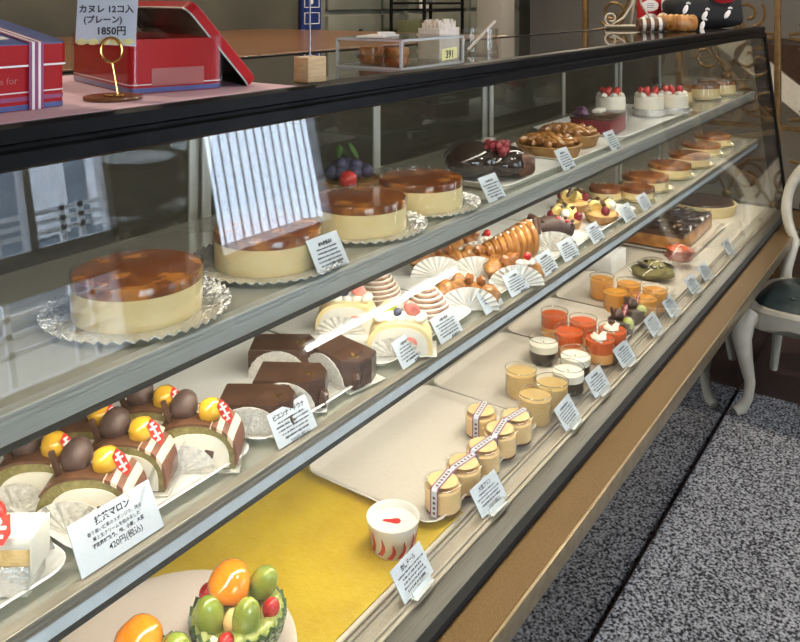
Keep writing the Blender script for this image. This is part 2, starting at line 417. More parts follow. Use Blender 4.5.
# downlights
dl = thing('downlight', '', 'ceiling light', (0, 0, 0), 0, 'ceiling downlights behind the case')
MB().lathe([(.055, 0), (.07, 0), (.07, .012), (.055, .012)], seg=24).build('rim', 'railing_white', dl)
MB().lathe([(.001, .004), (.054, .004), (.054, .010), (.001, .010)], seg=24).build('bulb', 'lamp_glow', dl)
for i, x in enumerate((.4, 1.9, 3.4, 4.9)):
    o = place(dl, (x, 2.0, RZ1-.014), 0, 'round warm ceiling downlight in the row behind the display case')
    area('downlight_light', (x, 2.0, RZ1-.03), (0, 0, 0), .11, .11, DOWN, (1, .84, .64))
dl2 = None
for x, y, p in ((1.2, -.7, 1.0), (3.35, .05, 1.3)):  # added customer-side lights; the one above the chair is there to brighten it
    o = place(dl, (x, y, RZ1-.014), 0, 'round warm ceiling downlight added over the customer side', 'added ceiling downlights over the carpet')
    area('downlight_light', (x, y, RZ1-.03), (0, 0, 0), .11, .11, DOWN*p, (1, .88, .72))

# column and back cabinets
struct(MB().box((4.55, 2.45, RZ1/2), (.18, .18, RZ1), bev=.01).build('column', 'wall_grey'))
cab = thing('drawer_cabinet', 'grey green drawer cabinet against the back wall', 'cabinet', (4.78, 3.25, 0))
MB().box((0, 0, .95), (2.5, .44, 1.9), bev=.008).build('body', 'cabinet_green', cab)
for ix, x in enumerate((-.82, 0, .82)):
    for iz, z in enumerate((.98, 1.27, 1.56)):
        d = MB().box((x, -.23, z), (.78, .03, .26), bev=.008).build('drawer', 'cabinet_green', cab)
        MB().lathe([(.006, 0), (.008, .015), (.018, .022), (.018, .03), (.008, .036)], seg=14, rot=(PI/2, 0, 0), c=(x-.12, -.245, z+.03)).build('knob', 'knob_dark', d)
tag(MB().box((4.55, 2.985, 1.53), (.14, .012, .20), bev=.004).build('paper_towel', 'tin_white'), 'white cloth hanging on the grey drawer cabinet', 'cloth')
pc = thing('dark_cupboard', 'dark olive cupboard behind the wooden counter', 'cupboard', (2.2, 3.2, 0))
MB().box((-.4, 0, 1.1), (3.4, .4, 2.2), bev=.01).build('body', 'wall_dark', pc); MB().box((-1.5, -.21, 1.1), (.55, .03, 2.1), bev=.01).build('door', 'wall_dark', pc)
for x in (-.62, .62): MB().box((x, -.21, 1.1), (1.18, .03, 2.1), bev=.01).build('door', 'wall_dark', pc)
po = thing('blue_poster', 'dark blue poster with white marks beside the dark cupboard', 'poster', (3.36, 2.955, 1.50))
MB().box((0, 0, 0), (.16, .012, .34)).build('sheet', 'poster_blue', po, smooth=False)
mb = MB()
for z in (.07, -.02, -.11):
    for dx in (-.06, .06): mb.box((dx, -.009, z), (.004, .004, .06))
    for dz in (-.03, .03): mb.box((0, -.009, z+dz), (.12, .004, .004))
mb.tube([(-.03, -.009, .07), (-.01, -.009, .05), (.03, -.009, .09)], .004, 6); mb.blob((0, -.008, -.02), (.014, .004, .014))
mb.build('markings', 'tin_white', po, smooth=False)
rk = thing('wire_rack', 'black wire rack with olive boxes beside the column', 'rack', (4.22, 2.75, 0))
mb = MB()
for dx in (-.22, .22):
    for dy in (-.12, .12): mb.tube([(dx, dy, 0), (dx, dy, 1.7)], .011, 8)
for z in (1.2, 1.47):
    for dy in (-.12, .12): mb.tube([(-.22, dy, z), (.22, dy, z)], .008, 6); mb.tube([(-.22, dy, z-.04), (.22, dy, z-.04)], .006, 6)
    for k in range(9): mb.tube([(-.2+.05*k, -.12, z), (-.2+.05*k, .12, z)], .004, 6)
mb.build('frame', 'black_frame', rk)
for k in range(2): tag(MB().box((4.12+.21*k, 2.75, 1.29), (.18, .2, .155), bev=.006).build('storage_box', 'olive_box'), ('olive green storage box on the black wire rack, next to the column', 'olive green storage box on the black wire rack, farther from the column')[k], 'box', 'olive boxes on the wire rack')
tag(MB().blob((4.26, 2.75, 1.555), (.10, .08, .075), noise=.12, sub=3).build('plastic_bag', 'flag_white'), 'white plastic bag lying on top of the black wire rack', 'bag')

# staircase and iron partition beyond the far end
stx = 5.3
mb = MB(); pyz(mb, [(1.75, 1.75), (-.3, .05), (-.3, -.0), (-.12, .0), (1.75, 1.60)], stx, stx+.05)
st = struct(mb.build('staircase', 'cream_wire', smooth=False))
mb = MB(); pyz(mb, [(1.11, 1.22), (-.27, .09), (-.27, 1.22)], stx+.02, stx+.9); mb.build('tread', 'dark_wood', st, smooth=False)
slab('trim_1', (6.4, .9, .45), (.08, 2.6, .9), 'wall_grey')
gr = thing('iron_partition', 'antique gold wrought iron scroll partition beyond the far case end', 'partition', (4.35, .85, 0))
def scroll(c, r, turns, a0, sgn=1, n=28):
    return [(0, c[0]+r*(1-.72*k/(n-1))*math.cos(a0+sgn*turns*2*PI*k/(n-1)), c[1]+r*(1-.72*k/(n-1))*math.sin(a0+sgn*turns*2*PI*k/(n-1))) for k in range(n)]
for k, y in enumerate((-.62, -.08, .40, .92)):
    MB().box((0, y, 1.05), (.03, .03, 2.1), bev=.004).build('post', 'iron_gold', gr)
mb = MB()
for z in (.12, .86, 1.98): mb.box((0, .15, z), (.024, 1.54, .024))
mb.build('rail', 'iron_gold', gr)
for y0 in (-.35, .16, .66):
    for z0 in (1.10, 1.52, .50):
        mb = MB()
        for sy in (-1, 1):
            for sz in (-1, 1):
                mb.tube(scroll((y0+sy*.10, z0+sz*.10), .085, 1.35, PI/2*(1-sy)+sz*.6, sy*sz), .0085, 6)
                mb.tube([(0, y0, z0), (0, y0+sy*.03, z0+sz*.07), (0, y0+sy*.10, z0+sz*.185), (0, y0+sy*.22, z0+sz*.20)], .0085, 6)
        mb.blob((0, y0, z0), (.02, .026, .026)); mb.build('scrollwork', 'iron_gold', gr)

# ================================================================== THE DISPLAY CASE
CX0, CX1 = .06, 3.9
case = thing('display_case', 'long glass pastry display case with black frame and bronze rail', 'display case', (2, .95, 0))
OFF = Vector((-2, -.95, 0))
def cpart(mb, name, m, smooth=False, parent=None, label=None):
    o = mb.build(name, m, parent or case, OFF if parent is None else None, smooth=smooth)
    if label: o['label'] = label
    return o
cpart(MB().box(((CX0+CX1)/2, .735, .261), (CX1-CX0, .034, .516)), 'front_panel', 'mirror_steel', label='mirror polished steel panel')
cpart(MB().box(((CX0+CX1)/2,   .748, .008), (CX1-CX0, .05, .012)), 'kick_strip', 'black_rubber')
mb = MB(); mb.box(((CX0+CX1)/2, .985, .275), (CX1-CX0, .46, .49)); cpart(mb, 'base', 'black_frame')
cpart(MB().box(((CX0+CX1)/2, .68, .525), (CX1-CX0, .09, .02)), 'bracket', 'black_rubber')
cpart(MB().box(((CX0+CX1)/2, .648, .545), (CX1-CX0+.02, .016, .03)), 'gasket', 'black_rubber')
rail = cpart(MB().box(((CX0+CX1)/2+.03, .607, .535), (CX1-CX0+.1, .067, .03), bev=.003), 'bumper_rail', 'bronze_rail', label='bronze coloured bumper rail')
e = MB().box(((CX0+CX1)/2+.03, .5725, .532), (CX1-CX0+.1, .006, .036), bev=.002).build('rail_edging', 'rail_edge', rail)
# deck
cpart(MB().box(((CX0+CX1)/2, .975, .556), (CX1-CX0, .47, .02)), 'deck', 'deck_white', label='white bottom deck')
mb = MB(); mb.box(((CX0+CX1)/2, .7155, .5555), (CX1-CX0, .049, .019))
for y in (.736, .727, .700): mb.box(((CX0+CX1)/2, y, .567), (CX1-CX0, .0035, .005), bev=.001)
cpart(mb, 'sliding_track', 'track_beige')
cpart(MB().box(((CX0+CX1)/2, .673, .553), (CX1-CX0, .036, .016)), 'sill_strip', 'dark_steel')
# shelves: glass plate, grooved front profile with white band, lamp under it
def shelf(h, yf, yb, lab, pw, led):
    z = Z(h)
    s = cpart(MB().box(((CX0+CX1)/2, (yf+yb)/2+.006, z-.005), (CX1-CX0-.02, yb-yf-.012, .010)), 'shelf', 'shelf_glass', label=lab)
    mb = MB(); L = CX1-CX0-.02; xc = (CX0+CX1)/2
    mb.box((xc, yf+.008, z-.006), (L, .014, .014)); mb.box((xc, yf+.001, z-.0015), (L, .004, .004), bev=.001)
    mb.box((xc, yf+.001, z-.0075), (L, .004, .004), bev=.001); mb.box((xc, yf+.001, z-.013), (L, .004, .003), bev=.001)
    p = mb.build('front_profile', 'groove_metal' if led else 'aluminium', s, smooth=False)
    b = MB().box((xc, yf+.008, z-.0235), (L, .012, .018), bev=.002).build('profile_band', 'white_band' if led else 'aluminium', s, smooth=False)
    MB().box((xc, yf+.009, z-.0365), (L, .012, .008)).build('profile_lip', 'dark_steel', s, smooth=False)
    t = MB().box((xc, yf+.024, z-.026), (L-.06, .012, .010)).build('led_strip', 'led_glow', s, smooth=False)
    area('shelf_lamp', (xc, yf+.022, z-.045), (math.radians(18), 0, 0), L-.06, .02, pw, (1, .92, .80))
    # brackets at the back
    for k in range(7):
        MB().box((.49+.57*k if k else .12, yb+.004, z-.02), (.018, .03, .03)).build('bracket', 'aluminium', s, smooth=False)
    return s
S1H, S2H, DKH = .412, .624, .924
shelf(S1H, .782, 1.185, 'upper glass shelf', LED_MID, 0)
shelf(S2H, .768, 1.185, 'lower glass shelf', LED_LOW, 1)
# top
mb = MB()
pyz(mb, [(.7465, Z(.164)), (.740, Z(.160)), (.741, Z(.146)), (.746, Z(.143)), (.746, Z(.139)), (.741, Z(.136)), (.742, Z(.122)), (.748, Z(.1185)), (.775, Z(.1185)), (.775, Z(.164))], CX0, CX1)
cpart(mb, 'top_frame', 'black_frame')
tp = cpart(MB().box(((CX0+CX1)/2, 1.0, Z(.125)), (CX1-CX0-.004, .45, .010)), 'top_plate', 'top_glass', label='dark glossy glass top')
MB().box((xc if False else (CX0+CX1)/2, 1.222, Z(.135)), (CX1-CX0, .014, .034)).build('back_edge', 'black_frame', tp, smooth=False)
t = MB().box(((CX0+CX1)/2, .80, Z(.152)), (CX1-CX0-.1, .02, .012)).build('led_strip', 'led_glow', tp, smooth=False)
area('top_lamp', ((CX0+CX1)/2, .80, Z(.165)), (math.radians(15), 0, 0), CX1-CX0-.1, .02, LED_TOP, (1, .92, .80))
# front glass leaning back
mb = MB(); gb, gt = (.652, Z(.934)), (.7455, Z(.160)); th = .005
pyz(mb, [(gb[0], gb[1]), (gt[0], gt[1]), (gt[0]+th, gt[1]), (gb[0]+th, gb[1])], CX0, CX1-.004)
cpart(mb, 'front_glass', 'front_glass', label='leaning front glass pane')
for nm, xx in (('end_glass', CX1-.012), ('end_glass', CX0+.004)):
    mb = MB(); pyz(mb, [(gb[0]+.008, gb[1]), (gt[0]+.008, gt[1]), (1.215, gt[1]), (1.215, gb[1])], xx, xx+.006)
    cpart(mb, nm, 'front_glass')
mb = MB(); pyz(mb, [(.648, Z(.93)), (.741, Z(.150)), (.806, Z(.150)), (.713, Z(.93))], CX1-.004, CX1+.018)
mb.box((CX1+.007, .985, Z(.140)), (.022, .46, .04)); mb.box((CX1+.007, 1.215, Z(.53)), (.022, .02, .82)); mb.box((CX1+.007, .935, Z(.925)), (.022, .56, .03))
cpart(mb, 'corner_post', 'black_frame')
# sliding back doors
xs = [CX0, .49, 1.056, 1.626, 2.2, 2.77, 3.34, CX1]
for k in range(len(xs)-1):
    x0, x1 = xs[k], xs[k+1]; yy = 1.21+.012*(k % 2)
    d = cpart(MB().box(((x0+x1)/2, yy, Z(.53)), (x1-x0, .006, .78)), 'back_door', 'back_glass')
    mb = MB()
    for xx in (x0+.011, x1-.011): mb.box((xx, yy, Z(.53)), (.022, .014, .78), bev=.002)
    for zz in (Z(.145), Z(.915)): mb.box(((x0+x1)/2, yy, zz), (x1-x0, .014, .024))
    mb.build('door_frame', 'aluminium', d, smooth=False)

# counter behind
ct = thing('wooden_counter', 'long brown wooden counter behind the display case', 'counter', (1.5, 2.15, 0))
MB().box((0, 0, .64), (2.6, 1.1, 1.28)).build('body', 'dark_wood', ct, smooth=False)
for k in range(2):
    MB().box((-.69+1.38*k, 0, 1.325), (1.375, 1.32, .05), bev=.006).build('board', 'brown_wood', ct, smooth=False)
for k in range(3): MB().box((-.8+.8*k, -.56, .66), (.76, .03, 1.1), bev=.01).build('door', 'dark_wood', ct, smooth=False)

# ================================================================== CHAIR
ch = thing('chair', 'cream painted salon chair with dark tufted leather seat beside the case', 'chair', (3.29, .425, .0053))
for sy in (-1, 1):
    MB().tube([(-.195, sy*.205, .375), (-.215, sy*.228, .335), (-.222, sy*.236, .28), (-.212, sy*.226, .2), (-.198, sy*.214, .12), (-.198, sy*.220, .06), (-.212, sy*.240, .022), (-.228, sy*.258, .012)],
              [.030, .036, .034, .026, .019, .017, .021, .016], 14).build('leg', 'chair_paint', ch)
    MB().tube([(.195, sy*.185, .37), (.205, sy*.19, .2), (.235, sy*.215, .004)], [.022, .02, .015], 12).build('leg', 'chair_paint', ch)
def seat_out(k, s=1.0):
    pts = []
    for i in range(40):
        a = 2*PI*i/40; cx, cy = math.cos(a), math.sin(a)
        r = 1/((abs(cx)**4+abs(cy)**4)**.25)
        wx = .222*s; wy = (.235-.03*cx)*s*(1 if True else 0)
        wy = (.232+(-.022)*cx*r)*s
        pts.append((cx*r*wx, cy*r*wy))
    return pts
mb = MB()
o1 = seat_out(0); n = len(o1)
low = [.318 + .022*abs(math.sin(2*math.atan2(y, x)+PI/2)) - .012*abs(math.cos(4*math.atan2(y, x))) for x, y in o1]
rings = [[(x*.97, y*.97, low[i]) for i, (x, y) in enumerate(o1)], [(x, y, low[i]+.006) for i, (x, y) in enumerate(o1)], [(x, y, .370) for x, y in o1], [(x*1.015, y*1.015, .380) for x, y in o1], [(x*.985, y*.985, .392) for x, y in o1], [(x*.9, y*.9, .392) for x, y in o1]]
mb.ring_loft(rings); mb.build('seat_frame', 'chair_paint', ch)
mb = MB(); rg = []
bt = [(-.10, -.09), (-.10, .09), (.08, -.09), (.08, .09), (-.01, 0)]
for s_ in [1, .96, .88, .76, .62, .48, .34, .2, .08]:
    ring = []
    for x, y in seat_out(0, .9*s_):
        z = .392 + .040*(1-s_**3.5)
        for bx, by in bt: z -= .022*math.exp(-((x-bx)**2+(y-by)**2)/.0016)
        ring.append((x, y, z))
    rg.append(ring)
mb.ring_loft(rg, cap0=False); seat = mb.build('seat', 'chair_leather', ch)
for bx, by in bt: MB().blob((bx, by, .413), (.010, .010, .005)).build('button', 'chair_leather', seat)
arch = []
for k in range(25):
    a = -.62 + (PI+1.24)*k/24
    y = .205*math.cos(a); z = .655 + .215*math.sin(a)
    arch.append((.215 + .30*(z-.37)*.75, y*.92-.015, z))
arch = [(.20, .165, .372), (.208, .16, .43)] + arch + [(.208, -.16, .43), (.20, -.165, .372)]
MB().tube(arch, .020, 12).build('back_frame', 'chair_paint', ch)
MB().blob((.284, -.015, .66), (.020, .145, .165), rot=(0, .22, 0), sub=3).build('backrest', 'chair_leather', ch)

# ================================================================== TRAYS, SHEET, PLATE
def tray_mesh(wd, dp, h=.014, r=.022, lip=.012, t=.003):
    mb = MB()
    P = lambda s, z: [(x, y, z) for x, y in rrect(wd+2*s, dp+2*s, max(r+s, .004))]
    mb.ring_loft([P(-.010, .0), P(-.004, .0035), P(lip-.003, h-.001), P(lip, h), P(lip-.002, h+.001), P(lip-.005, h), P(-.006, .004+t*.6), P(-.012, t), ], cap0=True, cap1=True)
    return mb
def tray(name, label, x0, x1, y0, y1, z, m='tray_white', h=.014, group=None, rz=0):
    lip = .010
    o = tray_mesh(x1-x0-2*lip, y1-y0-2*lip, h, lip=lip).build(name, m, None, ((x0+x1)/2, (y0+y1)/2, z), (0, 0, rz))
    return tag(o, label, 'tray', group)
ys = MB().box((.78, .915, .5672), (.96, .338, .0022)).build('yellow_sheet', 'yellow_sheet', smooth=False)
tag(ys, 'bright yellow sheet lying flat on the bottom deck', 'sheet')
DZ = .5665
tray('serving_tray', 'cream rectangular tray, half empty, holding the banded puddings', 1.175, 1.605, .752, 1.055, DZ+.0025)
tray('serving_tray', 'cream tray under the yellow jelly glasses and black coffee cups', 1.612, 1.985, .750, 1.05, DZ)
tray('serving_tray', 'cream tray under the red orange jelly glasses', 1.992, 2.30, .750, 1.05, DZ)
tray('serving_tray', 'cream tray under the amber jelly glasses', 2.307, 2.60, .750, 1.05, DZ)
tray('serving_tray', 'white tray under the big flat chocolate cake', 2.96, 3.46, .80, 1.12, DZ)
PLC = (.735, .895)
pl = MB().lathe([(.001, .0), (.10, .0), (.112, .004), (.150, .013), (.166, .017), (.168, .019), (.165, .020), (.148, .016), (.108, .0075), (.001, .006)], seg=64).build('plate', 'plate_pink', None, (*PLC, .5685))
tag(pl, 'pale pink round plate under the fruit filled melons', 'plate')
SZ = Z(S2H)
trays2 = [(.22, .522, 'white tray under the strawberry shortcake slice'), (.527, .797, 'white tray under the striped chestnut slices'), (.802, 1.083, 'white tray under the glazed chocolate wedges'),
          (1.088, 1.40, 'white tray under the fruit roll slices and mont blancs'), (1.405, 1.70, 'white tray under the pastries in fluted paper fans'), (1.705, 2.02, 'white tray under the ridged cream horn'), (2.025, 2.36, 'white tray under the banana chocolate tarts')]
for x0, x1, lb in trays2: tray('cake_tray', lb, x0, x1, .795, 1.10, SZ+.0005, 'tray_melamine', .013)
TZ = SZ+.0045
S1Z = Z(S1H)

# ================================================================== DESSERTS
RZ = math.radians(-55)
def doily(parent, r, m, z=.0005, n=48):
    mb = MB()
    N = n*4; rows = []
    for rr, zz, am in ((.55, 0, 0), (.72, .0022, .0006), (.84, .0045, .0016), (.93, .0062, .0022), (1.0, .0075, .0024)):
        rows.append([(r*rr*(1+(.012*math.sin(n*2*PI*i/N) if rr > .98 else 0))*math.cos(2*PI*i/N), r*rr*math.sin(2*PI*i/N), z+zz+am*math.sin(n*2*PI*i/N)) for i in range(N)])
    top = [[(x, y, q+.0012) for x, y, q in rw] for rw in reversed(rows)]
    mb.ring_loft(rows+top)
    return mb.build('doily', m, parent)
def make_cheesecake(label, group, r=.083, h=.057, dr=.121, patches=5, foil='silver_foil'):
    t = thing('cheesecake', label, 'cake', group=group)
    doily(t, dr, foil)
    MB().lathe([(.002, .002), (r*.985, .002), (r, .006), (r, h-.008), (r*.99, h-.004), (.002, h-.004)], seg=64).build('body', 'cheese', t)
    MB().lathe([(.002, h-.014), (r*1.002, h-.014), (r*1.004, h-.003), (r*.985, h), (.002, h+.001)], seg=64).build('caramel_top', 'caramel', t)
    MB().lathe([(r*1.022, .003), (r*1.026, .003), (r*1.026, h+.003), (r*1.022, h+.003)], seg=64).ring_loft([], cap0=False, cap1=False) if False else None
    mb = MB()
    rg = [[(rr*math.cos(2*PI*i/64), rr*math.sin(2*PI*i/64), z) for i in range(64)] for rr, z in ((r*1.02, .004), (r*1.02, h+.004), (r*1.024, h+.004), (r*1.024, .004), (r*1.02, .004))]
    mb.ring_loft(rg, cap0=False, cap1=False); mb.build('film_band', 'clear_film', t)
    return t
g1 = 'whole caramel cheesecakes on the upper shelf'
cc = make_cheesecake('', g1)
for (u, v), lb, rz in zip(((146, 314), (271, 263), (367, 229), (432, 207)), (
        'whole caramel topped cheesecake on silver doily, leftmost on the upper shelf', 'caramel topped whole cheesecake directly behind the upper shelf price card of the cheesecakes',
        'dark caramel whole cheesecake, third along the upper shelf', 'whole caramel cheesecake on upper shelf next to the dark berry cake'), (0, 1, 2.2, 3.7)):
    p = G(u, v, S1H); place(cc, (p.x, max(p.y, .90), S1Z), rz, lb, g1)
# far cheesecakes on the lower shelf
g2 = 'small baked cheesecakes on the lower shelf'
cf = make_cheesecake('', g2, .074, .046, .084, foil='gold_foil')
for (x, y), lb in zip(((2.66, .875), (2.90, .868), (3.13, .862), (3.38, .885), (3.62, .90)), (
        'glossy baked cheesecake behind the small wrapped pair, lower shelf', 'baked cheesecake, second of the lower shelf row counted from the tarts', 'baked cheesecake in the middle of the far lower shelf row',
        'baked cheesecake, last but one of the far lower shelf row', 'baked cheesecake at the far end of the lower shelf')):
    place(cf, (x, y, SZ), random.uniform(0, 6), lb, g2)
cw = make_cheesecake('', 'small wrapped cheesecakes', .05, .042, .055, foil='gold_foil')
for (x, y), lb in zip(((2.44, .93), (2.50, .845)), ('small caramel cheesecake in clear wrap, the one set back, beside the banana tarts', 'small caramel cheesecake in clear wrap, close behind the twin price cards')):
    o = place(cw, (x, y, SZ), .4, lb, 'small wrapped cheesecakes')

def dome(wd, h, n=18, flat=.12):
    """closed half-round outline in xz, width wd, height h"""
    pts = [(-wd/2, 0)]
    for k in range(n+1):
        a = PI - PI*k/n
        x = math.copysign(abs(math.cos(a))**.85, math.cos(a)); z = abs(math.sin(a))**.75
        pts.append((wd/2*x, flat*h + (1-flat)*h*z))
    pts.append((wd/2, 0)); return pts
def scale2(p, sx, sz, dx=0, dz=0): return [(x*sx+dx, z*sz+dz) for x, z in p]
def paper_fan(mb, r, y, n=22, a0=0, a1=PI, cz=0, depth=.004, sx=1, cx=0, lean=0):
    """pleated half disc standing in xz"""
    fr = []; bk = []
    for i in range(n+1):
        a = a0+(a1-a0)*i/n; rr = r*(1+.015*(-1)**i); d = depth*(.5 if i % 2 else -.5)
        p = (cx+sx*rr*math.cos(a), y+d+lean*rr*math.sin(a), cz+rr*math.sin(a))
        fr.append(p); bk.append((p[0], p[1]+.0012, p[2]))
    c0 = mb.bm.verts.new((cx, y, cz)); c1 = mb.bm.verts.new((cx, y+.0012, cz))
    f = [mb.bm.verts.new(p) for p in fr]; b = [mb.bm.verts.new(p) for p in bk]
    for i in range(n):
        mb.bm.faces.new((c0, f[i], f[i+1])); mb.bm.faces.new((c1, b[i+1], b[i])); mb.bm.faces.new((f[i], b[i], b[i+1], f[i+1]))
    return mb
def flag_pick(parent, x, y, z, rz=.3, tilt=.35):
    f = MB().prism([(-.002, -.019), (.006, -.012), (.007, .006), (.002, .019), (-.006, .012), (-.007, -.006)], -.0005, .0005, rot=Euler((PI/2, tilt, rz)).to_matrix(), c=(x, y, z)).build('flag', 'flag_red', parent, smooth=False)
    mb = MB(); R = Euler((PI/2, tilt, rz)).to_matrix()
    for wx, wy, ox, oy in ((.0026, .024, 0, 0), (.010, .0028, 0, .006), (.010, .0028, 0, -.004), (.006, .0026, .001, .012), (.006, .0026, -.001, -.011)):
        mb.prism(rrect(wx, wy, .0006, 1), -.0009, .0009, rot=R, c=Vector((x, y, z)) + R @ Vector((ox, oy, 0)))
    mb.build('flag_print', 'flag_white', f, smooth=False); return f
def make_chestnut_slice():
    t = thing('chestnut_slice', '', 'cake slice')
    wd, dp, h = .112, .056, .058
    D = dome(wd, h)
    MB().ring_loft([[(x, y, z) for x, z in D] for y in (-dp/2+.0015, dp/2)]).build('sponge', 'matcha', t)
    pxz(MB(), scale2(D, .80, .76, .004, .004), -dp/2-.0004, -dp/2+.006).build('filling', 'cream', t)
    MB().box((.022, -dp/2, .022), (.013, .004, .011), rot=(0, .2, 0), bev=.002).build('chestnut_cube', 'choco', t)
    # striped icing over crown and right shoulder
    n = 18; top = []
    for k in range(11, n+1): top.append(D[1+k])
    mb = MB(); A = [(x*1.004, z) for x, z in top]; B = [(x*1.07, z*1.05+.001) for x, z in top]
    mb.ring_loft([[(x, y, z) for x, z in A + list(reversed(B))] for y in (-dp/2-.001, dp/2+.001)])
    mb.build('striped_icing', 'stripe_cream', t)
    brown = [D[1+k] for k in range(3, 12)]; mb = MB(); A = [(x*1.002, z*1.002) for x, z in brown]; B = [(x*1.05, z*1.06) for x, z in brown]
    mb.ring_loft([[(x, y, z) for x, z in A + list(reversed(B))] for y in (-dp/2+.001, dp/2+.001)]); mb.build('brown_icing', 'milk_choco', t)
    MB().blob((-.018, .004, h+.012), (.0195, .0195, .020), noise=.05, sub=3).build('chocolate_ball', 'choco_matt', t)
    MB().blob((.019, -.004, h+.010), (.0165, .0165, .0165), noise=.04, sub=3, seed=2).build('chestnut', 'chestnut', t)
    MB().box((-.036, -.012, h+.006), (.007, .006, .046), rot=(.15, -.25, 0), bev=.0015).build('chocolate_stick', 'choco', t)
    mb = MB()
    for k in range(4): mb.blob((-.006+.008*k, .014-.004*k, h+.002), (.009, .009, .007), sub=2)
    mb.build('cream_swirl', 'white_cream', t)
    flag_pick(t, .040, -.012, h+.012, .3, -.45)
    mb = MB(); paper_fan(mb, .036, -dp/2-.004, 18, .0, PI, 0, .003, 1.35, -.016, .03); mb.build('paper_fan', 'paper_lace', t)
    mb = MB(); mb.box((0, 0, .0008), (wd*1.12, dp*1.2, .0016)); mb.build('base_paper', 'paper_lace', t, smooth=False)
    mb = MB(); mb.box((wd/2+.010, 0, .022), (.0012, dp*1.1, .044), rot=(0, .12, 0)); mb.build('film_band', 'clear_film', t, smooth=False)
    return t
gm = 'striped chestnut slices on the lower shelf'
cs = make_chestnut_slice()
slices = [((40, 444), -52, 'striped chestnut slice at the left edge of the lower shelf, front of its tray'),
          ((91, 459), -53, 'striped chestnut slice behind the large matcha price card'),
          ((128, 428), -57, 'striped chestnut slice in the middle of the front row, next after the card one'),
          ((197, 409), -54, 'striped chestnut slice at the right end of its tray beside the chocolate wedges'),
          ((87, 414), -52, 'striped chestnut slice in the back row, left one'), ((152, 396), -56, 'striped chestnut slice in the back row, right one')]
for (u, v), a, lb in slices:
    p = G(u, v, S2H-.072); place(cs, (p.x, p.y, TZ), math.radians(a), lb, gm)

# strawberry shortcake slice
t = thing('shortcake_slice', 'white cream slice with glazed strawberry and red tag in silver foil', 'cake slice')
p = G(6, 592, S2H-.006); t.location = (p.x, p.y+.012, TZ); t.rotation_euler = (0, 0, RZ); t.scale = (.86,)*3
MB().box((0, .006, .020), (.088, .050, .038), bev=.004).build('foil_cup', 'silver_foil', t)
MB().box((0, .006, .049), (.086, .048, .020), bev=.002).build('sponge', 'sponge', t)
MB().box((.002, .007, .066), (.090, .052, .018), bev=.006).build('cream_top', 'white_cream', t)
MB().box((.0465, .006, .05), (.004, .050, .05), bev=.002).build('cream_side', 'white_cream', t)
MB().blob((-.012, -.002, .088), (.021, .018, .019), noise=.05, sub=3).build('strawberry', 'strawberry', t)
MB().blob((-.026, .006, .078), (.016, .016, .012), sub=3).build('cream_swirl', 'white_cream', t)
R = Euler((PI/2-.5, 0, .1)).to_matrix()
f = MB().prism([(-.013, -.014), (.009, -.016), (.016, -.004), (.012, .016), (-.006, .012)], -.0006, .0006, rot=R, c=(.008, -.022, .086)).build('tag', 'flag_red', t, smooth=False)
mb = MB()
for wx, wy, ox, oy in ((.005, .024, 0, 0), (.020, .004, 0, .002), (.014, .004, .001, -.007), (.01, .004, -.001, .008)): mb.prism(rrect(wx, wy, .0006, 1), -.001, .001, rot=R, c=Vector((.008, -.022, .086))+R @ Vector((ox, oy, 0)))
mb.build('tag_print', 'flag_white', f, smooth=False)
mb = MB(); paper_fan(mb, .045, .055, 14, 0, PI, 0, .004); mb.build('foil_flap', 'silver_foil', t, smooth=False)

# chocolate wedges
def make_choc_wedge():
    t = thing('chocolate_wedge', '', 'cake slice')
    poly = [(-.055, .036), (-.055, -.030), (.030, -.032), (.054, -.014), (.054, .012), (.040, .036)]
    h = .042
    mb = MB(); P = lambda s, z: [(x*s, y*s, z) for x, y in poly]
    mb.ring_loft([P(.99, .001), P(1, .004), P(1, h-.003), P(.965, h)]); mb.build('glaze', 'choco', t, ang=28)
    mb = MB()
    for q in range(4): mb.box((-.02+.002*q, -.0315, .008+.008*q), (.066, .0016, .0015))
    mb.build('layer_lines', 'choco_matt', t, smooth=False)
    mb = MB()
    for q in range(3): mb.box((.026+.003*q, -.004+.003*q*(-1)**q, h+.001), (.008, .0045, .001), rot=(.2*q, .3, q*1.1))
    mb.build('gold_leaf', 'gold_leaf', t, smooth=False)
    mb = MB()
    for k in range(5): mb.blob((.052, -.024+.004*k, .010+.002*(k % 2)), (.007, .007, .012), noise=.2, sub=2, seed=k)
    mb.build('chocolate_drip', 'choco', t)
    mb = MB(); paper_fan(mb, .044, -.036, 22, .0, PI, 0, .002, 1.1, -.006, -.10); mb.build('paper_fan', 'paper_lace', t)
    mb = MB(); mb.box((0, 0, .0006), (.118, .078, .0012)); mb.build('base_paper', 'paper_lace', t, smooth=False)
    return t
gc = 'glazed chocolate wedges on the lower shelf'
cw_ = make_choc_wedge()
for (u, v, hh), a, lb in (((258, 398, .042), -56, 'dark glazed chocolate wedge nearest its price card, fully facing out'), ((292, 375, .042), -58, 'dark glazed chocolate wedge in the middle of its tray'),
                      ((284, 345, .042), -55, 'dark glazed chocolate wedge at the back of its tray'), ((344, 352, .042), -100, 'dark glazed chocolate wedge turned aside at the right of its tray')):
    p = G(u, v, S2H-hh); place(cw_, (p.x, p.y, TZ), math.radians(a), lb, gc)

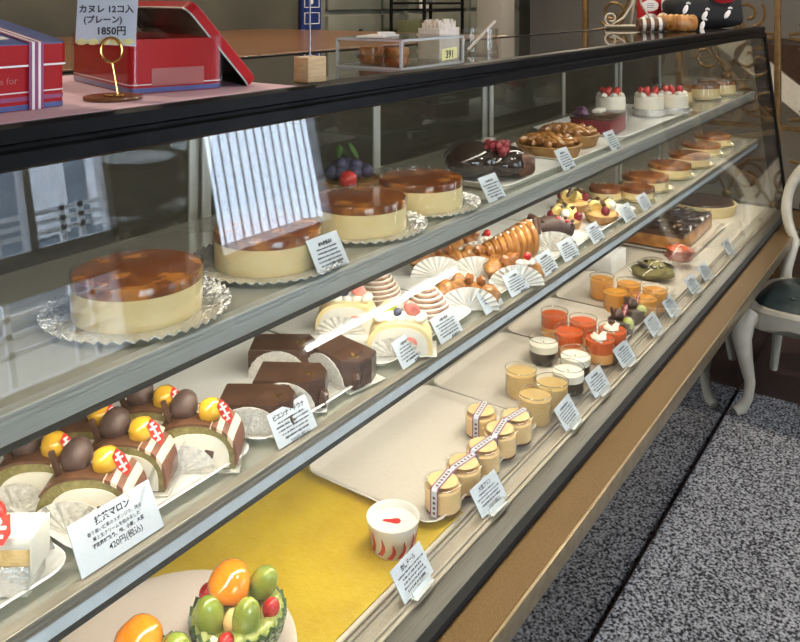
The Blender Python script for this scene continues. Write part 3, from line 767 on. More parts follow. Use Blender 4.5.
# fruit rolls
def make_roll():
    t = thing('fruit_roll', '', 'cake slice')
    wd, dp, h = .115, .055, .055; D = dome(wd, h)
    mb = MB(); mb.ring_loft([[(x, y, z) for x, z in D] for y in (-dp/2, dp/2)]); mb.build('sponge', 'cheese', t)
    pxz(MB(), scale2(D, .86, .84, 0, .002), -dp/2-.001, -dp/2+.004).build('filling', 'white_cream', t)
    MB().blob((.018, -dp/2, .022), (.014, .005, .011)).build('strawberry_piece', 'strawberry_cut', t)
    mb = MB()
    for k in range(5): mb.blob((-.036+.018*k, .0, h+.002), (.014, .018, .009), sub=2)
    mb.build('cream_top', 'white_cream', t)
    MB().blob((.022, -.006, h+.017), (.012, .008, .020), rot=(.2, -.7, .2), sub=3).build('strawberry', 'strawberry_cut', t)
    MB().blob((-.004, -.006, h+.012), (.008, .008, .008), sub=2).build('blueberry', 'blueberry', t)
    MB().prism([(-.018, 0), (.018, 0), (.012, .02), (0, .026), (-.012, .02)], -.003, .003, rot=(PI/2, .5, .2), c=(-.026, .006, h+.004)).build('kiwi', 'kiwi', t)
    mb = MB(); paper_fan(mb, .034, -dp/2-.005, 20, 0, PI, 0, .003, 1.4, -.010, -.1); mb.build('paper_fan', 'paper_lace', t)
    MB().box((0, 0, .0006), (.13, .065, .0012)).build('base_paper', 'paper_lace', t, smooth=False)
    return t
gr_ = 'cream roll slices with fruit'
fr = make_roll()
for (u, v), a, lb in (((347, 303), -55, 'cream roll slice with strawberry and kiwi, set back beside the chocolate wedges'), ((400, 323), -57, 'cream roll slice with strawberry, in front of the ridged mont blancs')):
    p = G(u, v, S2H-.05); place(fr, (p.x, p.y, TZ), math.radians(a), lb, gr_)
# mont blanc
def make_montblanc():
    t = thing('mont_blanc', '', 'cake')
    MB().lathe([(.002, .0005), (.044, .0005), (.048, .004), (.047, .008), (.002, .008)], seg=40, wob=lambda a, r, z: 1+.03*math.sin(20*a)).build('foil_base', 'gold_foil', t)
    MB().lathe([(.002, .006), (.04, .006), (.036, .03), (.018, .056), (.002, .06)], seg=32).build('core', 'cream', t)
    mb = MB(); pts = []; rs = []
    N = 200; turns = 8
    for k in range(N):
        f_ = k/(N-1); a = turns*2*PI*f_; r = .044*(1-f_**1.5)+.004; pts.append((r*math.cos(a), r*math.sin(a), .010+.062*f_)); rs.append(.0058-.002*f_)
    mb.tube(pts, rs, 8); mb.build('chestnut_cream', 'montblanc', t)
    pts = [(p[0]*1.05, p[1]*1.05, p[2]+.0045) for p in pts]
    MB().tube(pts, [.0019]*N, 6).build('sugar_dusting', 'white_cream', t)
    return t
mo = make_montblanc(); gb_ = 'ridged mont blancs on the lower shelf'
for (u, v), lb in (((377, 302), 'ridged mont blanc set back behind the fruit roll slices'), ((427, 322), 'ridged mont blanc standing just behind its price card')):
    p = G(u, v, S2H-.004); place(mo, (p.x, p.y, TZ), 1.1*u, lb, gb_)
# pies in fluted paper
def make_pie(n=4, cherry=False):
    t = thing('fruit_pastry', '', 'pastry')
    mb = MB()
    for k in range(n):
        x = -.045+.09*k/(n-1)
        mb.blob((x, .006*math.sin(k*2), .028+.008*math.sin(k*1.7)), (.022, .026, .018), rot=(.3*k, .4*math.sin(k), .5*k), noise=.16, sub=3, seed=k)
    mb.blob((0, .004, .016), (.062, .03, .016), noise=.12, sub=3, seed=9); mb.build('crust', 'pastry', t)
    mb = MB()
    for k in range(3): mb.blob((-.02+.024*k, -.004, .048+.004*(k % 2)), (.012, .008, .010), rot=(0, .5*k, k), noise=.2, sub=2, seed=k+20)
    mb.build('glazed_filling', 'pastry_dark', t)
    if cherry:
        MB().blob((.030, -.010, .056), (.009, .009, .009), sub=3).build('cherry', 'strawberry', t)
        mb = MB()
        for k in range(3): mb.blob((.012+.012*k, -.014, .044), (.010, .010, .007), sub=2)
        mb.build('cream', 'white_cream', t)
    mb = MB(); paper_fan(mb, .046, -.032, 26, 0, PI, 0, .005, 1.35, 0, -.06); mb.build('paper_fan', 'paper_white', t, smooth=False)
    MB().box((0, -.004, .0006), (.12, .062, .0012)).build('base_paper', 'paper_white', t, smooth=False)
    return t
pa = make_pie(); pb = make_pie(3, True); gp = 'pastries in fluted paper fans'
for pr, (u, v), a, lb in ((pa, (467, 304), -55, 'golden brown pastry in a white fluted paper fan, front one beside the mont blanc'), (pa, (436, 272), -50, 'golden brown pastry in white paper fan tucked at the back under the upper shelf'),
                      (pa, (476, 272), -60, 'browned sugar dusted pastry in the middle of the pastry tray'), (pb, (474, 256), -45, 'pastry with cream and red cherry at the back of the pastry tray'),
                      (pb, (513, 281), -50, 'pastry with cream and red cherry right behind the paired price cards')):
    p = G(u, v, S2H-.004); place(pr, (p.x, p.y, TZ), math.radians(a), lb, gp)
# cream horn and chocolate eclair
t = thing('cream_horn', 'ridged golden cream horn with chocolate end on the lower shelf', 'pastry'); p = G(508, 258, S2H-.02); t.location = (p.x, p.y, TZ); t.rotation_euler = (0, 0, math.radians(-38))
pts = []; rs = []
for k in range(120):
    f_ = k/119; a = f_*9*2*PI; r = .012+.026*f_; pts.append((-.07+.13*f_, r*math.cos(a), .030+.030*f_+r*math.sin(a))); rs.append(.0095)
MB().tube(pts, rs, 8).build('shell', 'pastry', t)
MB().lathe([(.002, 0), (.010, 0), (.033, .12), (.002, .125)], seg=24, rot=(0, PI/2-.22, 0), c=(-.065, 0, .034)).build('core', 'pie_crust', t)
MB().blob((.066, 0, .068), (.014, .032, .034), noise=.15, sub=3).build('cream_end', 'white_cream', t)
MB().tube([(.062, -.03, .075), (.066, -.012, .104), (.066, .012, .104), (.062, .03, .075)], .009, 8).build('chocolate_rim', 'choco', t)
mb = MB(); 
for k in range(9): mb.box((-.05+.013*k, -.004+.006*(k % 2), .052+.006*k), (.007, .020, .004), rot=(.3, -.2, .5*k))
mb.build('sugar_dusting', 'flag_white', t, smooth=False)
t = thing('chocolate_eclair', 'rough dark chocolate eclair with red sprinkles in a grey paper cup', 'pastry'); p = G(548, 248, S2H-.004); t.location = (p.x, p.y, TZ); t.rotation_euler = (0, 0, math.radians(-50))
mb = MB(); mb.tube([(-.066, 0, .030), (-.03, 0, .05), (.02, 0, .056), (.062, 0, .042)], [.016, .025, .025, .016], 14)
for k in range(60): mb.blob((random.uniform(-.06, .06), random.uniform(-.02, .02), .062+random.uniform(-.012, .012)), (.006, .005, .005), sub=1)
mb.build('pastry', 'choco_matt', t)
mb = MB()
for k in range(6): mb.blob((.02+.008*k, -.012+.005*(k % 3), .078-.003*k), (.004, .004, .004), sub=1)
mb.build('sprinkles', 'strawberry', t)
mb = MB(); paper_fan(mb, .05, -.03, 24, 0, PI, 0, .004, 1.4, 0, -.05); mb.build('paper_cup', 'paper_lace', t, smooth=False)
# banana chocolate tarts
def make_banana_tart():
    t = thing('banana_tart', '', 'tart')
    MB().lathe([(.002, .001), (.040, .001), (.048, .022), (.046, .024), (.038, .018), (.002, .018)], seg=40, wob=lambda a, r, z: 1+.02*math.sin(24*a)).build('tart_shell', 'pie_crust', t)
    MB().lathe([(.002, .016), (.044, .018), (.040, .028), (.002, .034)], seg=30).build('custard', 'custard', t)
    for k in range(4):
        a = .4+1.5*k; MB().lathe([(.002, -.006), (.015, -.006), (.016, 0), (.015, .006), (.002, .006)], seg=20, rot=(1.1, .3*k, a), c=(.023*math.cos(a), .023*math.sin(a), .046)).build('banana_slice', 'banana', t)
    for k in range(3):
        a = 1.1+2.1*k; MB().box((.020*math.cos(a), .020*math.sin(a), .056), (.034, .012, .007), rot=(.5, .6-.5*k, a), bev=.0015).build('chocolate_piece', 'choco', t)
    MB().blob((-.004, -.028, .046), (.013, .013, .013), sub=3).build('cream_ball', 'white_cream', t)
    MB().blob((-.036, -.006, .038), (.012, .012, .013), sub=3).build('raspberry', 'raspberry', t)
    MB().blob((.034, -.020, .036), (.012, .012, .012), sub=3).build('raspberry', 'raspberry', t)
    return t
bt_ = make_banana_tart(); gt_ = 'banana chocolate tarts'
for (x, y), rz, lb in (((2.06, .90), -.9, 'tart piled with banana and chocolate, the one nearest the eclair'), ((2.18, .84), .5, 'tart piled with banana and chocolate, front middle of the three'), ((2.25, .955), 2.0, 'tart piled with banana and chocolate, set back next to the small wrapped cheesecakes')):
    place(bt_, (x, y, TZ), rz, lb, gt_)

# ---------------- upper shelf, far half
t = thing('berry_cake', 'dark glossy chocolate cake with dark red berries on a white tray', 'cake'); p = G(492, 180, S1H); t.location = (p.x, p.y+.01, S1Z+.010); t.rotation_euler = (0, 0, math.radians(-42))
mb = MB(); mb.blob((-.040, 0, .038), (.066, .062, .042), noise=.05, sub=3); mb.blob((.030, 0, .032), (.066, .058, .036), noise=.05, sub=3, seed=3); mb.build('glaze', 'coffee_jelly', t)
mb = MB()
for k in range(26): 
    a = k*2.4; mb.blob((.012+.030*math.cos(a)*(k/26)**.5, -.020+.026*math.sin(a)*(k/26)**.5, .066+.008*math.sin(k)), (.010, .010, .010), sub=2, seed=k)
mb.build('berries', 'raspberry', t)
MB().box((.078, -.006, .026), (.05, .075, .05), bev=.016, seg=4).build('cut_end', 'milk_choco', t)
mb = MB()
for k in range(14): mb.blob((-.05+.008*k, -.045+.006*math.sin(k), .045), (.003, .003, .003), sub=1)
mb.build('sugar_pearls', 'flag_white', t)
tray('cake_tray', 'small white tray under the dark berry cake on the upper shelf', 1.53, 1.85, .80, .98, S1Z+.0005, 'tray_melamine', .016)
# apple pies
def make_apple_pie():
    t = thing('apple_pie', '', 'pie')
    MB().lathe([(.002, .001), (.074, .001), (.086, .032), (.083, .034), (.072, .026), (.002, .026)], seg=48, wob=lambda a, r, z: 1+.015*math.sin(30*a)).build('crust', 'pie_crust', t)
    mb = MB()
    for k in range(34):
        a = k*2.4; r = .070*(k/34)**.5; mb.blob((r*math.cos(a), r*math.sin(a), .038+.012*(1-r/.07)), (.019, .010, .010), rot=(.4, .5*math.sin(k), a+.6), noise=.15, sub=2, seed=k)
    mb.build('apple_pieces', 'apple', t); return t
ap = make_apple_pie()
for (x, y), lb in (((1.965, .90), 'brown apple pie on the upper shelf beside the dark berry cake'), ((2.15, .925), 'brown apple pie farther along the upper shelf, next to the red sided cake')):
    place(ap, (x, y, S1Z+.005), x*2, lb, 'apple pies on the upper shelf')
tray('cake_tray', 'white tray under the two apple pies on the upper shelf', 1.87, 2.24, .80, 1.03, S1Z+.0005, 'tray_melamine', .016)
t = thing('red_cake', 'red sided rectangular cake with chocolate top on the upper shelf', 'cake', (2.39, .93, S1Z+.005), .1)
MB().box((0, 0, .026), (.19, .12, .05), bev=.004).build('jelly_side', 'raspberry', t); MB().box((0, 0, .053), (.194, .124, .006), bev=.002).build('chocolate_top', 'choco', t)
MB().blob((-.08, .03, .066), (.024, .022, .018), noise=.2, sub=3).build('plum', 'violet', t)
MB().box((.04, .01, .062), (.06, .03, .012), bev=.005).build('cream_strip', 'white_cream', t)
tray('cake_tray', 'white tray under the red sided cake and strawberry gateaux on the upper shelf', 2.28, 3.02, .81, 1.11, S1Z+.0005, 'tray_melamine', .016)
def make_gateau():
    t = thing('strawberry_gateau', '', 'cake')
    MB().lathe([(.002, .001), (.055, .001), (.058, .026), (.056, .027), (.05, .004), (.002, .004)], seg=40, wob=lambda a, r, z: 1+.02*math.sin(17*a)).build('foil_cup', 'silver_foil', t)
    MB().lathe([(.002, .005), (.051, .005), (.051, .066), (.048, .070), (.002, .070)], seg=40).build('sponge', 'cream', t)
    mb = MB()
    for k in range(6): mb.blob((.035*math.cos(k*1.05), .035*math.sin(k*1.05), .074), (.014, .014, .010), sub=2)
    mb.build('cream_swirls', 'white_cream', t)
    for k in range(5):
        a = k*1.26+.3; MB().blob((.026*math.cos(a), .026*math.sin(a), .086), (.012, .012, .016), rot=(.3, .3, a), sub=2).build('strawberry', 'strawberry', t)
    return t
gg = make_gateau()
for (x, y), lb in (((2.76, 1.03), 'white strawberry topped gateau standing behind the red sided cake'), ((2.84, .92), 'white strawberry topped gateau in silver foil, middle of the three'), ((2.94, .865), 'white strawberry topped gateau in silver foil, next to the far cheesecake')):
    place(gg, (x, y, S1Z+.005), x, lb, 'strawberry gateaux on the upper shelf')
ck = make_cheesecake('', 'tall cheesecakes at the far end', .078, .06, .086)
for (x, y), lb in (((3.30, .98), 'caramel cheesecake behind the strawberry gateaux on the upper shelf'), ((3.50, .92), 'chocolate brown topped cheesecake near the far end of the upper shelf'), ((3.70, .90), 'caramel cheesecake at the very end of the upper shelf')):
    place(ck, (x, y, S1Z), x*5, lb, 'tall cheesecakes at the far end')
t = thing('fruit_tart', 'tart with dark grapes and leaves at the back of the upper shelf', 'tart', (1.36, 1.09, S1Z))
MB().lathe([(.002, .001), (.06, .001), (.07, .03), (.067, .031), (.06, .024), (.002, .024)], seg=40).build('tart_shell', 'pie_crust', t)
mb = MB()
for k in range(12):
    a = k*2.4; mb.blob((.045*(k/12)**.5*math.cos(a), .045*(k/12)**.5*math.sin(a), .046+.012*(k < 4)), (.016, .016, .016), sub=2)
mb.build('grapes', 'blueberry', t)
mb = MB()
for a in (0, 1.2, 2.4): mb.blob((.02*math.cos(a), .02*math.sin(a), .085), (.008, .020, .003), rot=(.9, 0, a), sub=2)
mb.build('leaves', 'leaf', t)
MB().blob((-.05, -.04, .04), (.02, .02, .02), sub=2).build('strawberry', 'strawberry', t)
tag(MB().box((2.0, 1.10, S1Z+.012), (.06, .03, .022), rot=(0, 0, .3), bev=.003).build('white_box', 'paper_white'), 'small white paper box lying behind the apple pies', 'box')

# ---------------- bottom deck
def make_melon():
    t = thing('fruit_melon', '', 'dessert')
    r = .068; H = .060; NT = 22
    def ring(rr, z, zig): return [(rr*math.cos(2*PI*i/(NT*2)), rr*math.sin(2*PI*i/(NT*2)), z+(zig if i % 2 else -zig)) for i in range(NT*2)]
    mb = MB()
    mb.ring_loft([ring(.022, .0, 0), ring(.040, .006, 0), ring(.056, .022, 0), ring(.065, .042, 0), ring(r, H-.004, .004), ring(r*.94, H-.003, .004), ring(.058, .045, 0), ring(.04, .03, 0)], cap1=True)
    mb.build('rind', 'melon_rind', t)
    mb = MB(); mb.ring_loft([ring(r*.985, H-.001, .0045), ring(r*.99, H+.001, .0045), ring(r*.90, H+.001, .0035), ring(r*.90, H-.004, .0035)], cap0=False, cap1=False); mb.build('rim_skin', 'rind_dark', t)
    mb = MB()
    mb.ring_loft([ring(r*.95, H-.006, 0), ring(r*.93, H+.001, .003), ring(r*.80, H+.003, .001), ring(r*.66, H-.006, 0)]); mb.build('flesh', 'melon_flesh', t)
    MB().blob((-.012, .008, H+.034), (.031, .031, .027), noise=.05, sub=3).build('orange_piece', 'orange_fruit', t)
    for (x, y, z, a, b) in ((-.036, -.022, .012, .3, -.15), (.014, -.036, .014, .25, .12), (.034, .022, .020, .5, .35)):
        MB().blob((x, y, H+z), (.020, .018, .034), rot=(a, b, 0), sub=3).build('grape', 'grape', t)
    for (x, y, z) in ((-.012, -.054, -.002), (.046, -.014, .010), (-.044, .020, .014)):
        MB().blob((x, y, H+z), (.012, .012, .016), rot=(.4, .3, 0), sub=3).build('strawberry', 'strawberry', t)
    MB().blob((-.004, -.028, H+.006), (.014, .012, .018), sub=3).build('melon_ball', 'custard', t)
    mb = MB()
    for k in range(9):
        a = -1.7+.26*k; mb.blob((.053*math.cos(a), .053*math.sin(a), H+.001), (.011, .012, .006), rot=(0, .2, a), sub=2)
    mb.build('melon_wedges', 'melon_flesh', t)
    return t
me_ = make_melon()
p = G(238, 604, .845); place(me_, (p.x, p.y, .5755), math.radians(-48), 'half melon filled with orange, green grapes and strawberries, the whole one on the pink plate', 'fruit filled melons')
p = G(150, 662, .845); o = place(me_, (p.x-.01, p.y-.0, .5755), math.radians(-70), 'half melon filled with fruit at the bottom edge, only its orange top showing', 'fruit filled melons')

# white cup with red flames
t = thing('dessert_cup', 'white paper cup with red flame print standing on the yellow sheet', 'cup'); p = G(393, 547, .922); t.location = (p.x, p.y, .5685)
MB().lathe([(.002, 0), (.034, 0), (.0355, .002), (.0445, .050), (.0455, .052), (.0445, .053), (.0425, .052), (.040, .040), (.002, .040)], seg=56).build('cup', 'cup_white', t)
MB().lathe([(.002, .038), (.0402, .038), (.0404, .0415), (.002, .0420)], seg=48).build('milk_jelly', 'white_cream', t)
mb = MB(); R = Euler((0, 0, -1.0)).to_matrix()
mb.prism([(-.016, .001), (-.010, .003), (-.002, .0035), (.006, .006), (.012, .005), (.015, .0), (.012, -.005), (.005, -.006), (-.003, -.003), (-.010, -.0015)], .0418, .0440, rot=R, c=(0, .002, 0)); mb.build('goji_berry', 'strawberry', t)
mb = MB()
def flame(a0, z0, ln, wdt, lean):
    L = []; Rr = []
    for k in range(9):
        f_ = k/8; z = z0+ln*f_; a = a0+lean*f_+.10*math.sin(f_*4); wv = wdt*(1-f_)**.7+.002
        r = .0358+.0092*(z/.05)
        L.append((a-wv, z, r)); Rr.append((a+wv, z, r))
    for k in range(8):
        q = [L[k], Rr[k], Rr[k+1], L[k+1]]
        vs = [mb.bm.verts.new(((r+.0004)*math.cos(a), (r+.0004)*math.sin(a), z)) for a, z, r in q]
        mb.bm.faces.new(vs)
for a0 in [i*.45 for i in range(14)]: flame(a0, .003+.003*(int(a0*5) % 2), .033+.006*math.sin(a0*3), .13, .24)
for a0 in (3.9, 4.1, 4.3): flame(a0+.9, .020, .018, .06, .35)
mb.build('flame_print', 'red_ink', t, smooth=False)

# banded puddings
def make_pudding():
    t = thing('pudding', '', 'dessert glass'); r = .0335
    MB().lathe([(.002, .001), (r-.002, .001), (r-.001, .006), (.002, .006)], seg=40).build('caramel', 'caramel_sauce', t)
    MB().lathe([(.002, .006), (r-.0012, .006), (r-.0012, .040), (r-.003, .042), (.002, .042)], seg=40).build('custard', 'pudding', t)
    MB().lathe([(r-.0008, 0), (r+.0004, .001), (r+.0004, .045), (r+.002, .046), (r+.002, .049), (r-.001, .050), (.002, .051), (.002, .0495), (r-.002, .0485), (r-.0008, .045)], seg=40).build('glass', 'clear_cup', t)
    mb = MB(); mb.lathe([(.001, .0512), (.026, .0512), (.027, .0509), (.001, .0508)], seg=32, c=(0, 0, 0)); mb.build('lid', 'pudding', t)
    # paper band over the lid and down the front
    mb = MB(); W = .0075
    path = [(-r-.0022, .003), (-r-.0022, .048), (-r+.002, .0522), (r-.002, .0522), (r+.0022, .048), (r+.0022, .003)]
    path2 = [(a*1.008, b+(.0004 if abs(a) < r else 0)) for a, b in path]
    for x0, x1 in ((-W, W),):
        mb.ring_loft([[(x, y, z) for y, z in path] + [(x, y*1.012, z+.0004) for y, z in reversed(path)] for x in (x0, x1)])
    b = mb.build('paper_band', 'card_paper', t, smooth=False)
    mb = MB()
    for x0, x1 in ((-W-.0001, -W+.0022), (W-.0022, W+.0001)):
        mb.ring_loft([[(x, y*1.013, z+.0005) for y, z in path] + [(x, y*1.02, z+.0008) for y, z in reversed(path)] for x in (x0, x1)])
    mb.build('band_edging', 'ribbon_purple', b, smooth=False)
    mb = MB()
    for k in range(6): mb.box((0, -.024+.0095*k, .0530), (.005, .004, .0004))
    for k in range(4): mb.box((0, -r-.0030, .010+.009*k), (.005, .0006, .0045))
    mb.build('band_print', 'milk_choco', b, smooth=False)
    return t
pu = make_pudding(); gu = 'banded puddings on the cream tray'
pz = DZ+.0025+.005
puds = [((443, 479), -84, 'pudding glass with paper band, first of the row, nearest the white flame cup'), ((463.6, 460.8), -98, 'pudding glass with paper band, second along the tray edge from the flame cup'),
        ((483, 443.6), -96, 'pudding glass with paper band, third along the tray edge from the flame cup'), ((500, 427), -80, 'pudding glass with paper band, fourth along the tray edge from the flame cup'),
        ((516, 414), -100, 'pudding glass with paper band at the end of the row by the yellow jellies'), ((481, 409), -78, 'pudding glass with paper band standing behind the row, set back on the tray')]
for (u, v), a, lb in puds:
    p = G(u, v, .864); place(pu, (p.x, p.y, pz), math.radians(a), lb, gu)
# jellies and coffee
def make_glass(nm, jel, h=.062, r=.037, top=None, label='', fill=.86, layer=None):
    t = thing(nm, label, 'dessert glass')
    MB().lathe([(.002, .003), (r-.004, .003), (r-.0015, .008), (r-.0015, h*fill), (.002, h*fill)], seg=44).build('jelly', jel, t)
    if layer: MB().lathe([(.002, .0035), (r-.0035, .0035), (r-.0013, .008), (r-.0013, h*.42), (.002, h*.42)], seg=40).build('lower_layer', layer, t)
    MB().lathe([(.002, 0), (r-.003, 0), (r, .005), (r, h), (r-.0012, h+.0008), (r-.0014, h), (r-.0014, .006), (.002, .002)], seg=44).build('glass', 'clear_cup', t)
    MB().tube([(r*.99*math.cos(2*PI*i/40), r*.99*math.sin(2*PI*i/40), h) for i in range(40)], .0009, 6, closed=True).build('rim', 'glass_rim', t)
    if top:
        MB().lathe([(.002, h*fill), (r-.0014, h*fill), (r-.0014, h*fill+.016), (r-.003, h*fill+.017), (.002, h*fill+.0168)], seg=40).build('cream_layer', top, t)
        MB().tube([(-.004, 0, h*fill+.0175), (0, .001, h*fill+.018), (.005, 0, h*fill+.0175)], .0012, 6).build('leaf', 'leaf', t)
    return t
yj = make_glass('jelly_glass', 'yellow_jelly'); gy = 'yellow jelly glasses'
for (u, v), lb in (((521, 368), 'glass of yellow jelly, the one set back next to the puddings'), ((552, 380), 'glass of yellow jelly beside the black and white coffee cup'), ((535, 392), 'glass of yellow jelly in front, behind its price card')):
    p = G(u, v, .857); place(yj, (p.x, p.y, DZ+.0045), 0, lb, gy)
cj = make_glass('coffee_jelly', 'coffee_jelly', h=.060, r=.0375, top='white_cream', fill=.52); gj = 'coffee jellies with white cream'
for (u, v), lb in (((543.7, 338), 'black coffee jelly with white cream, the one set back from the others'), ((575.4, 351), 'black coffee jelly with white cream, touching the red jellies'), ((568.3, 366), 'black coffee jelly with white cream, just behind its price card')):
    p = G(u, v, .86); place(cj, (p.x, p.y, DZ+.0045), .7, lb, gj)
rj = make_glass('jelly_glass', 'red_jelly', h=.066, r=.037, fill=.86, layer='peach_layer'); grj = 'red orange jelly glasses'
for (u, v), lb in (((554.5, 311), 'glass of red orange jelly at the back corner, beside the set back coffee jelly'), ((583, 318), 'glass of red orange jelly at the back, next to the cream topped ones'), ((569, 328), 'glass of red orange jelly in front, unwrapped, behind the coffee jellies')):
    p = G(u, v, .853); place(rj, (p.x, p.y, DZ+.0045), 0, lb, grj)
wj = make_glass('wrapped_jelly', 'red_jelly', h=.066, r=.037, fill=.86, layer='peach_layer')
mb = MB()
for k in range(4): mb.blob((-.016+.011*k, .008*math.sin(k*2), .0615), (.020, .007, .006), rot=(0, .1, .4*k), noise=.2, sub=2, seed=k)
mb.build('cream_topping', 'white_cream', wj)
for (u, v), lb in (((612.5, 326), 'red orange jelly with cream streaks, next to the chocolate cups'), ((600, 335), 'red orange jelly with cream streaks, nearest the price cards')):
    p = G(u, v, .853); place(wj, (p.x, p.y, DZ+.0045), u, lb, 'cream streaked red jellies')
oj = make_glass('jelly_glass', 'orange_jelly', h=.066, r=.037, fill=.86); goj = 'amber jelly glasses'
for (u, v), lb in (((602, 276), 'glass of amber jelly at the back left corner of its tray'), ((629, 281), 'glass of amber jelly in the back row beside the far white box'), ((616, 289), 'glass of amber jelly in the middle, behind the chocolate cups'),
                   ((655, 287), 'glass of pale amber jelly beside the green wrapped sweet'), ((644, 295), 'glass of pale amber jelly just behind the chocolate cups and cards')):
    p = G(u, v, .853); place(oj, (p.x, p.y, DZ+.0045), 0, lb, goj)
# chocolate cups with flags
def make_choc_cup():
    t = thing('chocolate_cup', '', 'dessert')
    MB().lathe([(.002, .0), (.030, .0), (.036, .04), (.034, .042), (.002, .042)], seg=32).build('cup', 'choco_matt', t)
    MB().blob((-.008, .002, .052), (.018, .018, .018), noise=.06, sub=3).build('chocolate_ball', 'choco', t)
    MB().blob((.014, -.018, .036), (.015, .015, .017), sub=3).build('chestnut', 'kiwi', t)
    MB().box((-.024, .004, .056), (.006, .006, .04), rot=(.2, -.2, 0)).build('chocolate_stick', 'choco', t)
    flag_pick(t, .010, -.004, .068); return t
cup_ = make_choc_cup()
for (u, v), a, lb in (((621, 322), -.9, 'dark chocolate cup with red and white flag, nearest the red jellies'), ((634, 310), -.7, 'dark chocolate cup with red and white flag, beside the amber jellies')):
    p = G(u, v, .885); place(cup_, (p.x, p.y, DZ+.0045), a, lb, 'chocolate cups with flags')
# far deck: wrapped sweets, slab cakes, white box
t = thing('wrapped_sweet', 'dark green wrapped sweet in clear film on the bottom deck', 'sweet', (2.665, .85, DZ+.001), -.8)
MB().blob((0, 0, .03), (.075, .05, .03), noise=.1, sub=3).build('sweet', 'matcha', t)
mb = MB()
for k in range(4): mb.box((-.04+.026*k, -.01, .055), (.022, .05, .006), rot=(.3*math.sin(k), .2, .2*k), bev=.002)
mb.build('black_topping', 'coffee_jelly', t); MB().blob((0, 0, .032), (.085, .058, .036), noise=.12, sub=3).build('film', 'clear_film', t)
t = thing('wrapped_sweet', 'pinkish red wrapped sweet in clear film beside the big chocolate cake', 'sweet', (2.835, .80, DZ+.016), -.8)
MB().blob((0, .03, .036), (.07, .045, .034), noise=.12, sub=3, seed=5).build('sweet', 'pink_sweet', t); t.scale = (.8,)*3; MB().blob((-.01, .03, .06), (.05, .035, .015), noise=.2, sub=3).build('topping', 'red_jelly', t)
MB().blob((0, .03, .038), (.08, .052, .042), noise=.14, sub=3, seed=4).build('film', 'clear_film', t)
tag(MB().box((2.68, 1.03, DZ+.035), (.14, .12, .066), bev=.004).build('cake_box', 'paper_white'), 'white paper box on the bottom deck behind the green wrapped sweet', 'box')
t = thing('chocolate_slab_cake', 'big flat chocolate cake with rippled glossy top in a white box', 'cake', (3.20, .965, DZ+.006), 0)
MB().box((0, 0, .026), (.40, .24, .048), bev=.004).build('sponge', 'pastry', t)
def rip(d): return d
mb = MB()
nx, ny = 36, 22
rows = [[mb.bm.verts.new((-.20+.40*i/(nx-1), -.12+.24*j/(ny-1), .056+.004*math.sin(i*.9+.8*math.sin(j*.7))+.003*math.sin(j*1.3+i*.35))) for i in range(nx)] for j in range(ny)]
for j in range(ny-1):
    for i in range(nx-1): mb.bm.faces.new((rows[j][i], rows[j][i+1], rows[j+1][i+1], rows[j+1][i]))
ex = bmesh.ops.extrude_face_region(mb.bm, geom=mb.bm.faces[:])
for v in [g for g in ex['geom'] if isinstance(g, bmesh.types.BMVert)]: v.co.z = .048
mb.build('chocolate_top', 'choco', t)
mb = MB(); rw = [[[(-.205+.41*i/27, -.125+.25*j/17, zz+.007*math.sin(i*1.1+1.7*math.sin(j*.9))*math.cos(j*.8)+.004*math.sin(i*2.3+j)) for i in range(28)] for j in range(18)] for zz in (.068, .0688)]
for L in rw: mb.ring_loft(L, closed=False, cap0=False, cap1=False)
mb.build('film_cover', 'clear_film', t)
mb = MB(); random.seed(5)
for k in range(26): mb.blob((random.uniform(-.17, .17), random.uniform(-.1, .1), .061), (random.uniform(.008, .02), .004, .002), rot=(0, 0, random.uniform(-.9, .3)), sub=2)
mb.build('almond_flakes', 'sugar', t)
t = thing('cake_carton', 'open white carton wall standing behind the big chocolate cake', 'carton', (2.84, 1.10, DZ+.001))
MB().box((.10, .04, .055), (.42, .004, .11)).build('back_wall', 'paper_white', t, smooth=False); MB().box((-.06, -.02, .04), (.004, .12, .08)).build('side_wall', 'paper_white', t, smooth=False)
t = thing('chocolate_tart', 'flat round tart with chocolate topping at the far end of the deck', 'tart', (3.66, .95, DZ+.001))
MB().lathe([(.002, 0), (.13, 0), (.14, .045), (.135, .046), (.125, .04), (.002, .04)], seg=48).build('crust', 'cheese', t); MB().lathe([(.002, .038), (.13, .038), (.124, .052), (.002, .056)], seg=48).build('chocolate_top', 'choco', t)

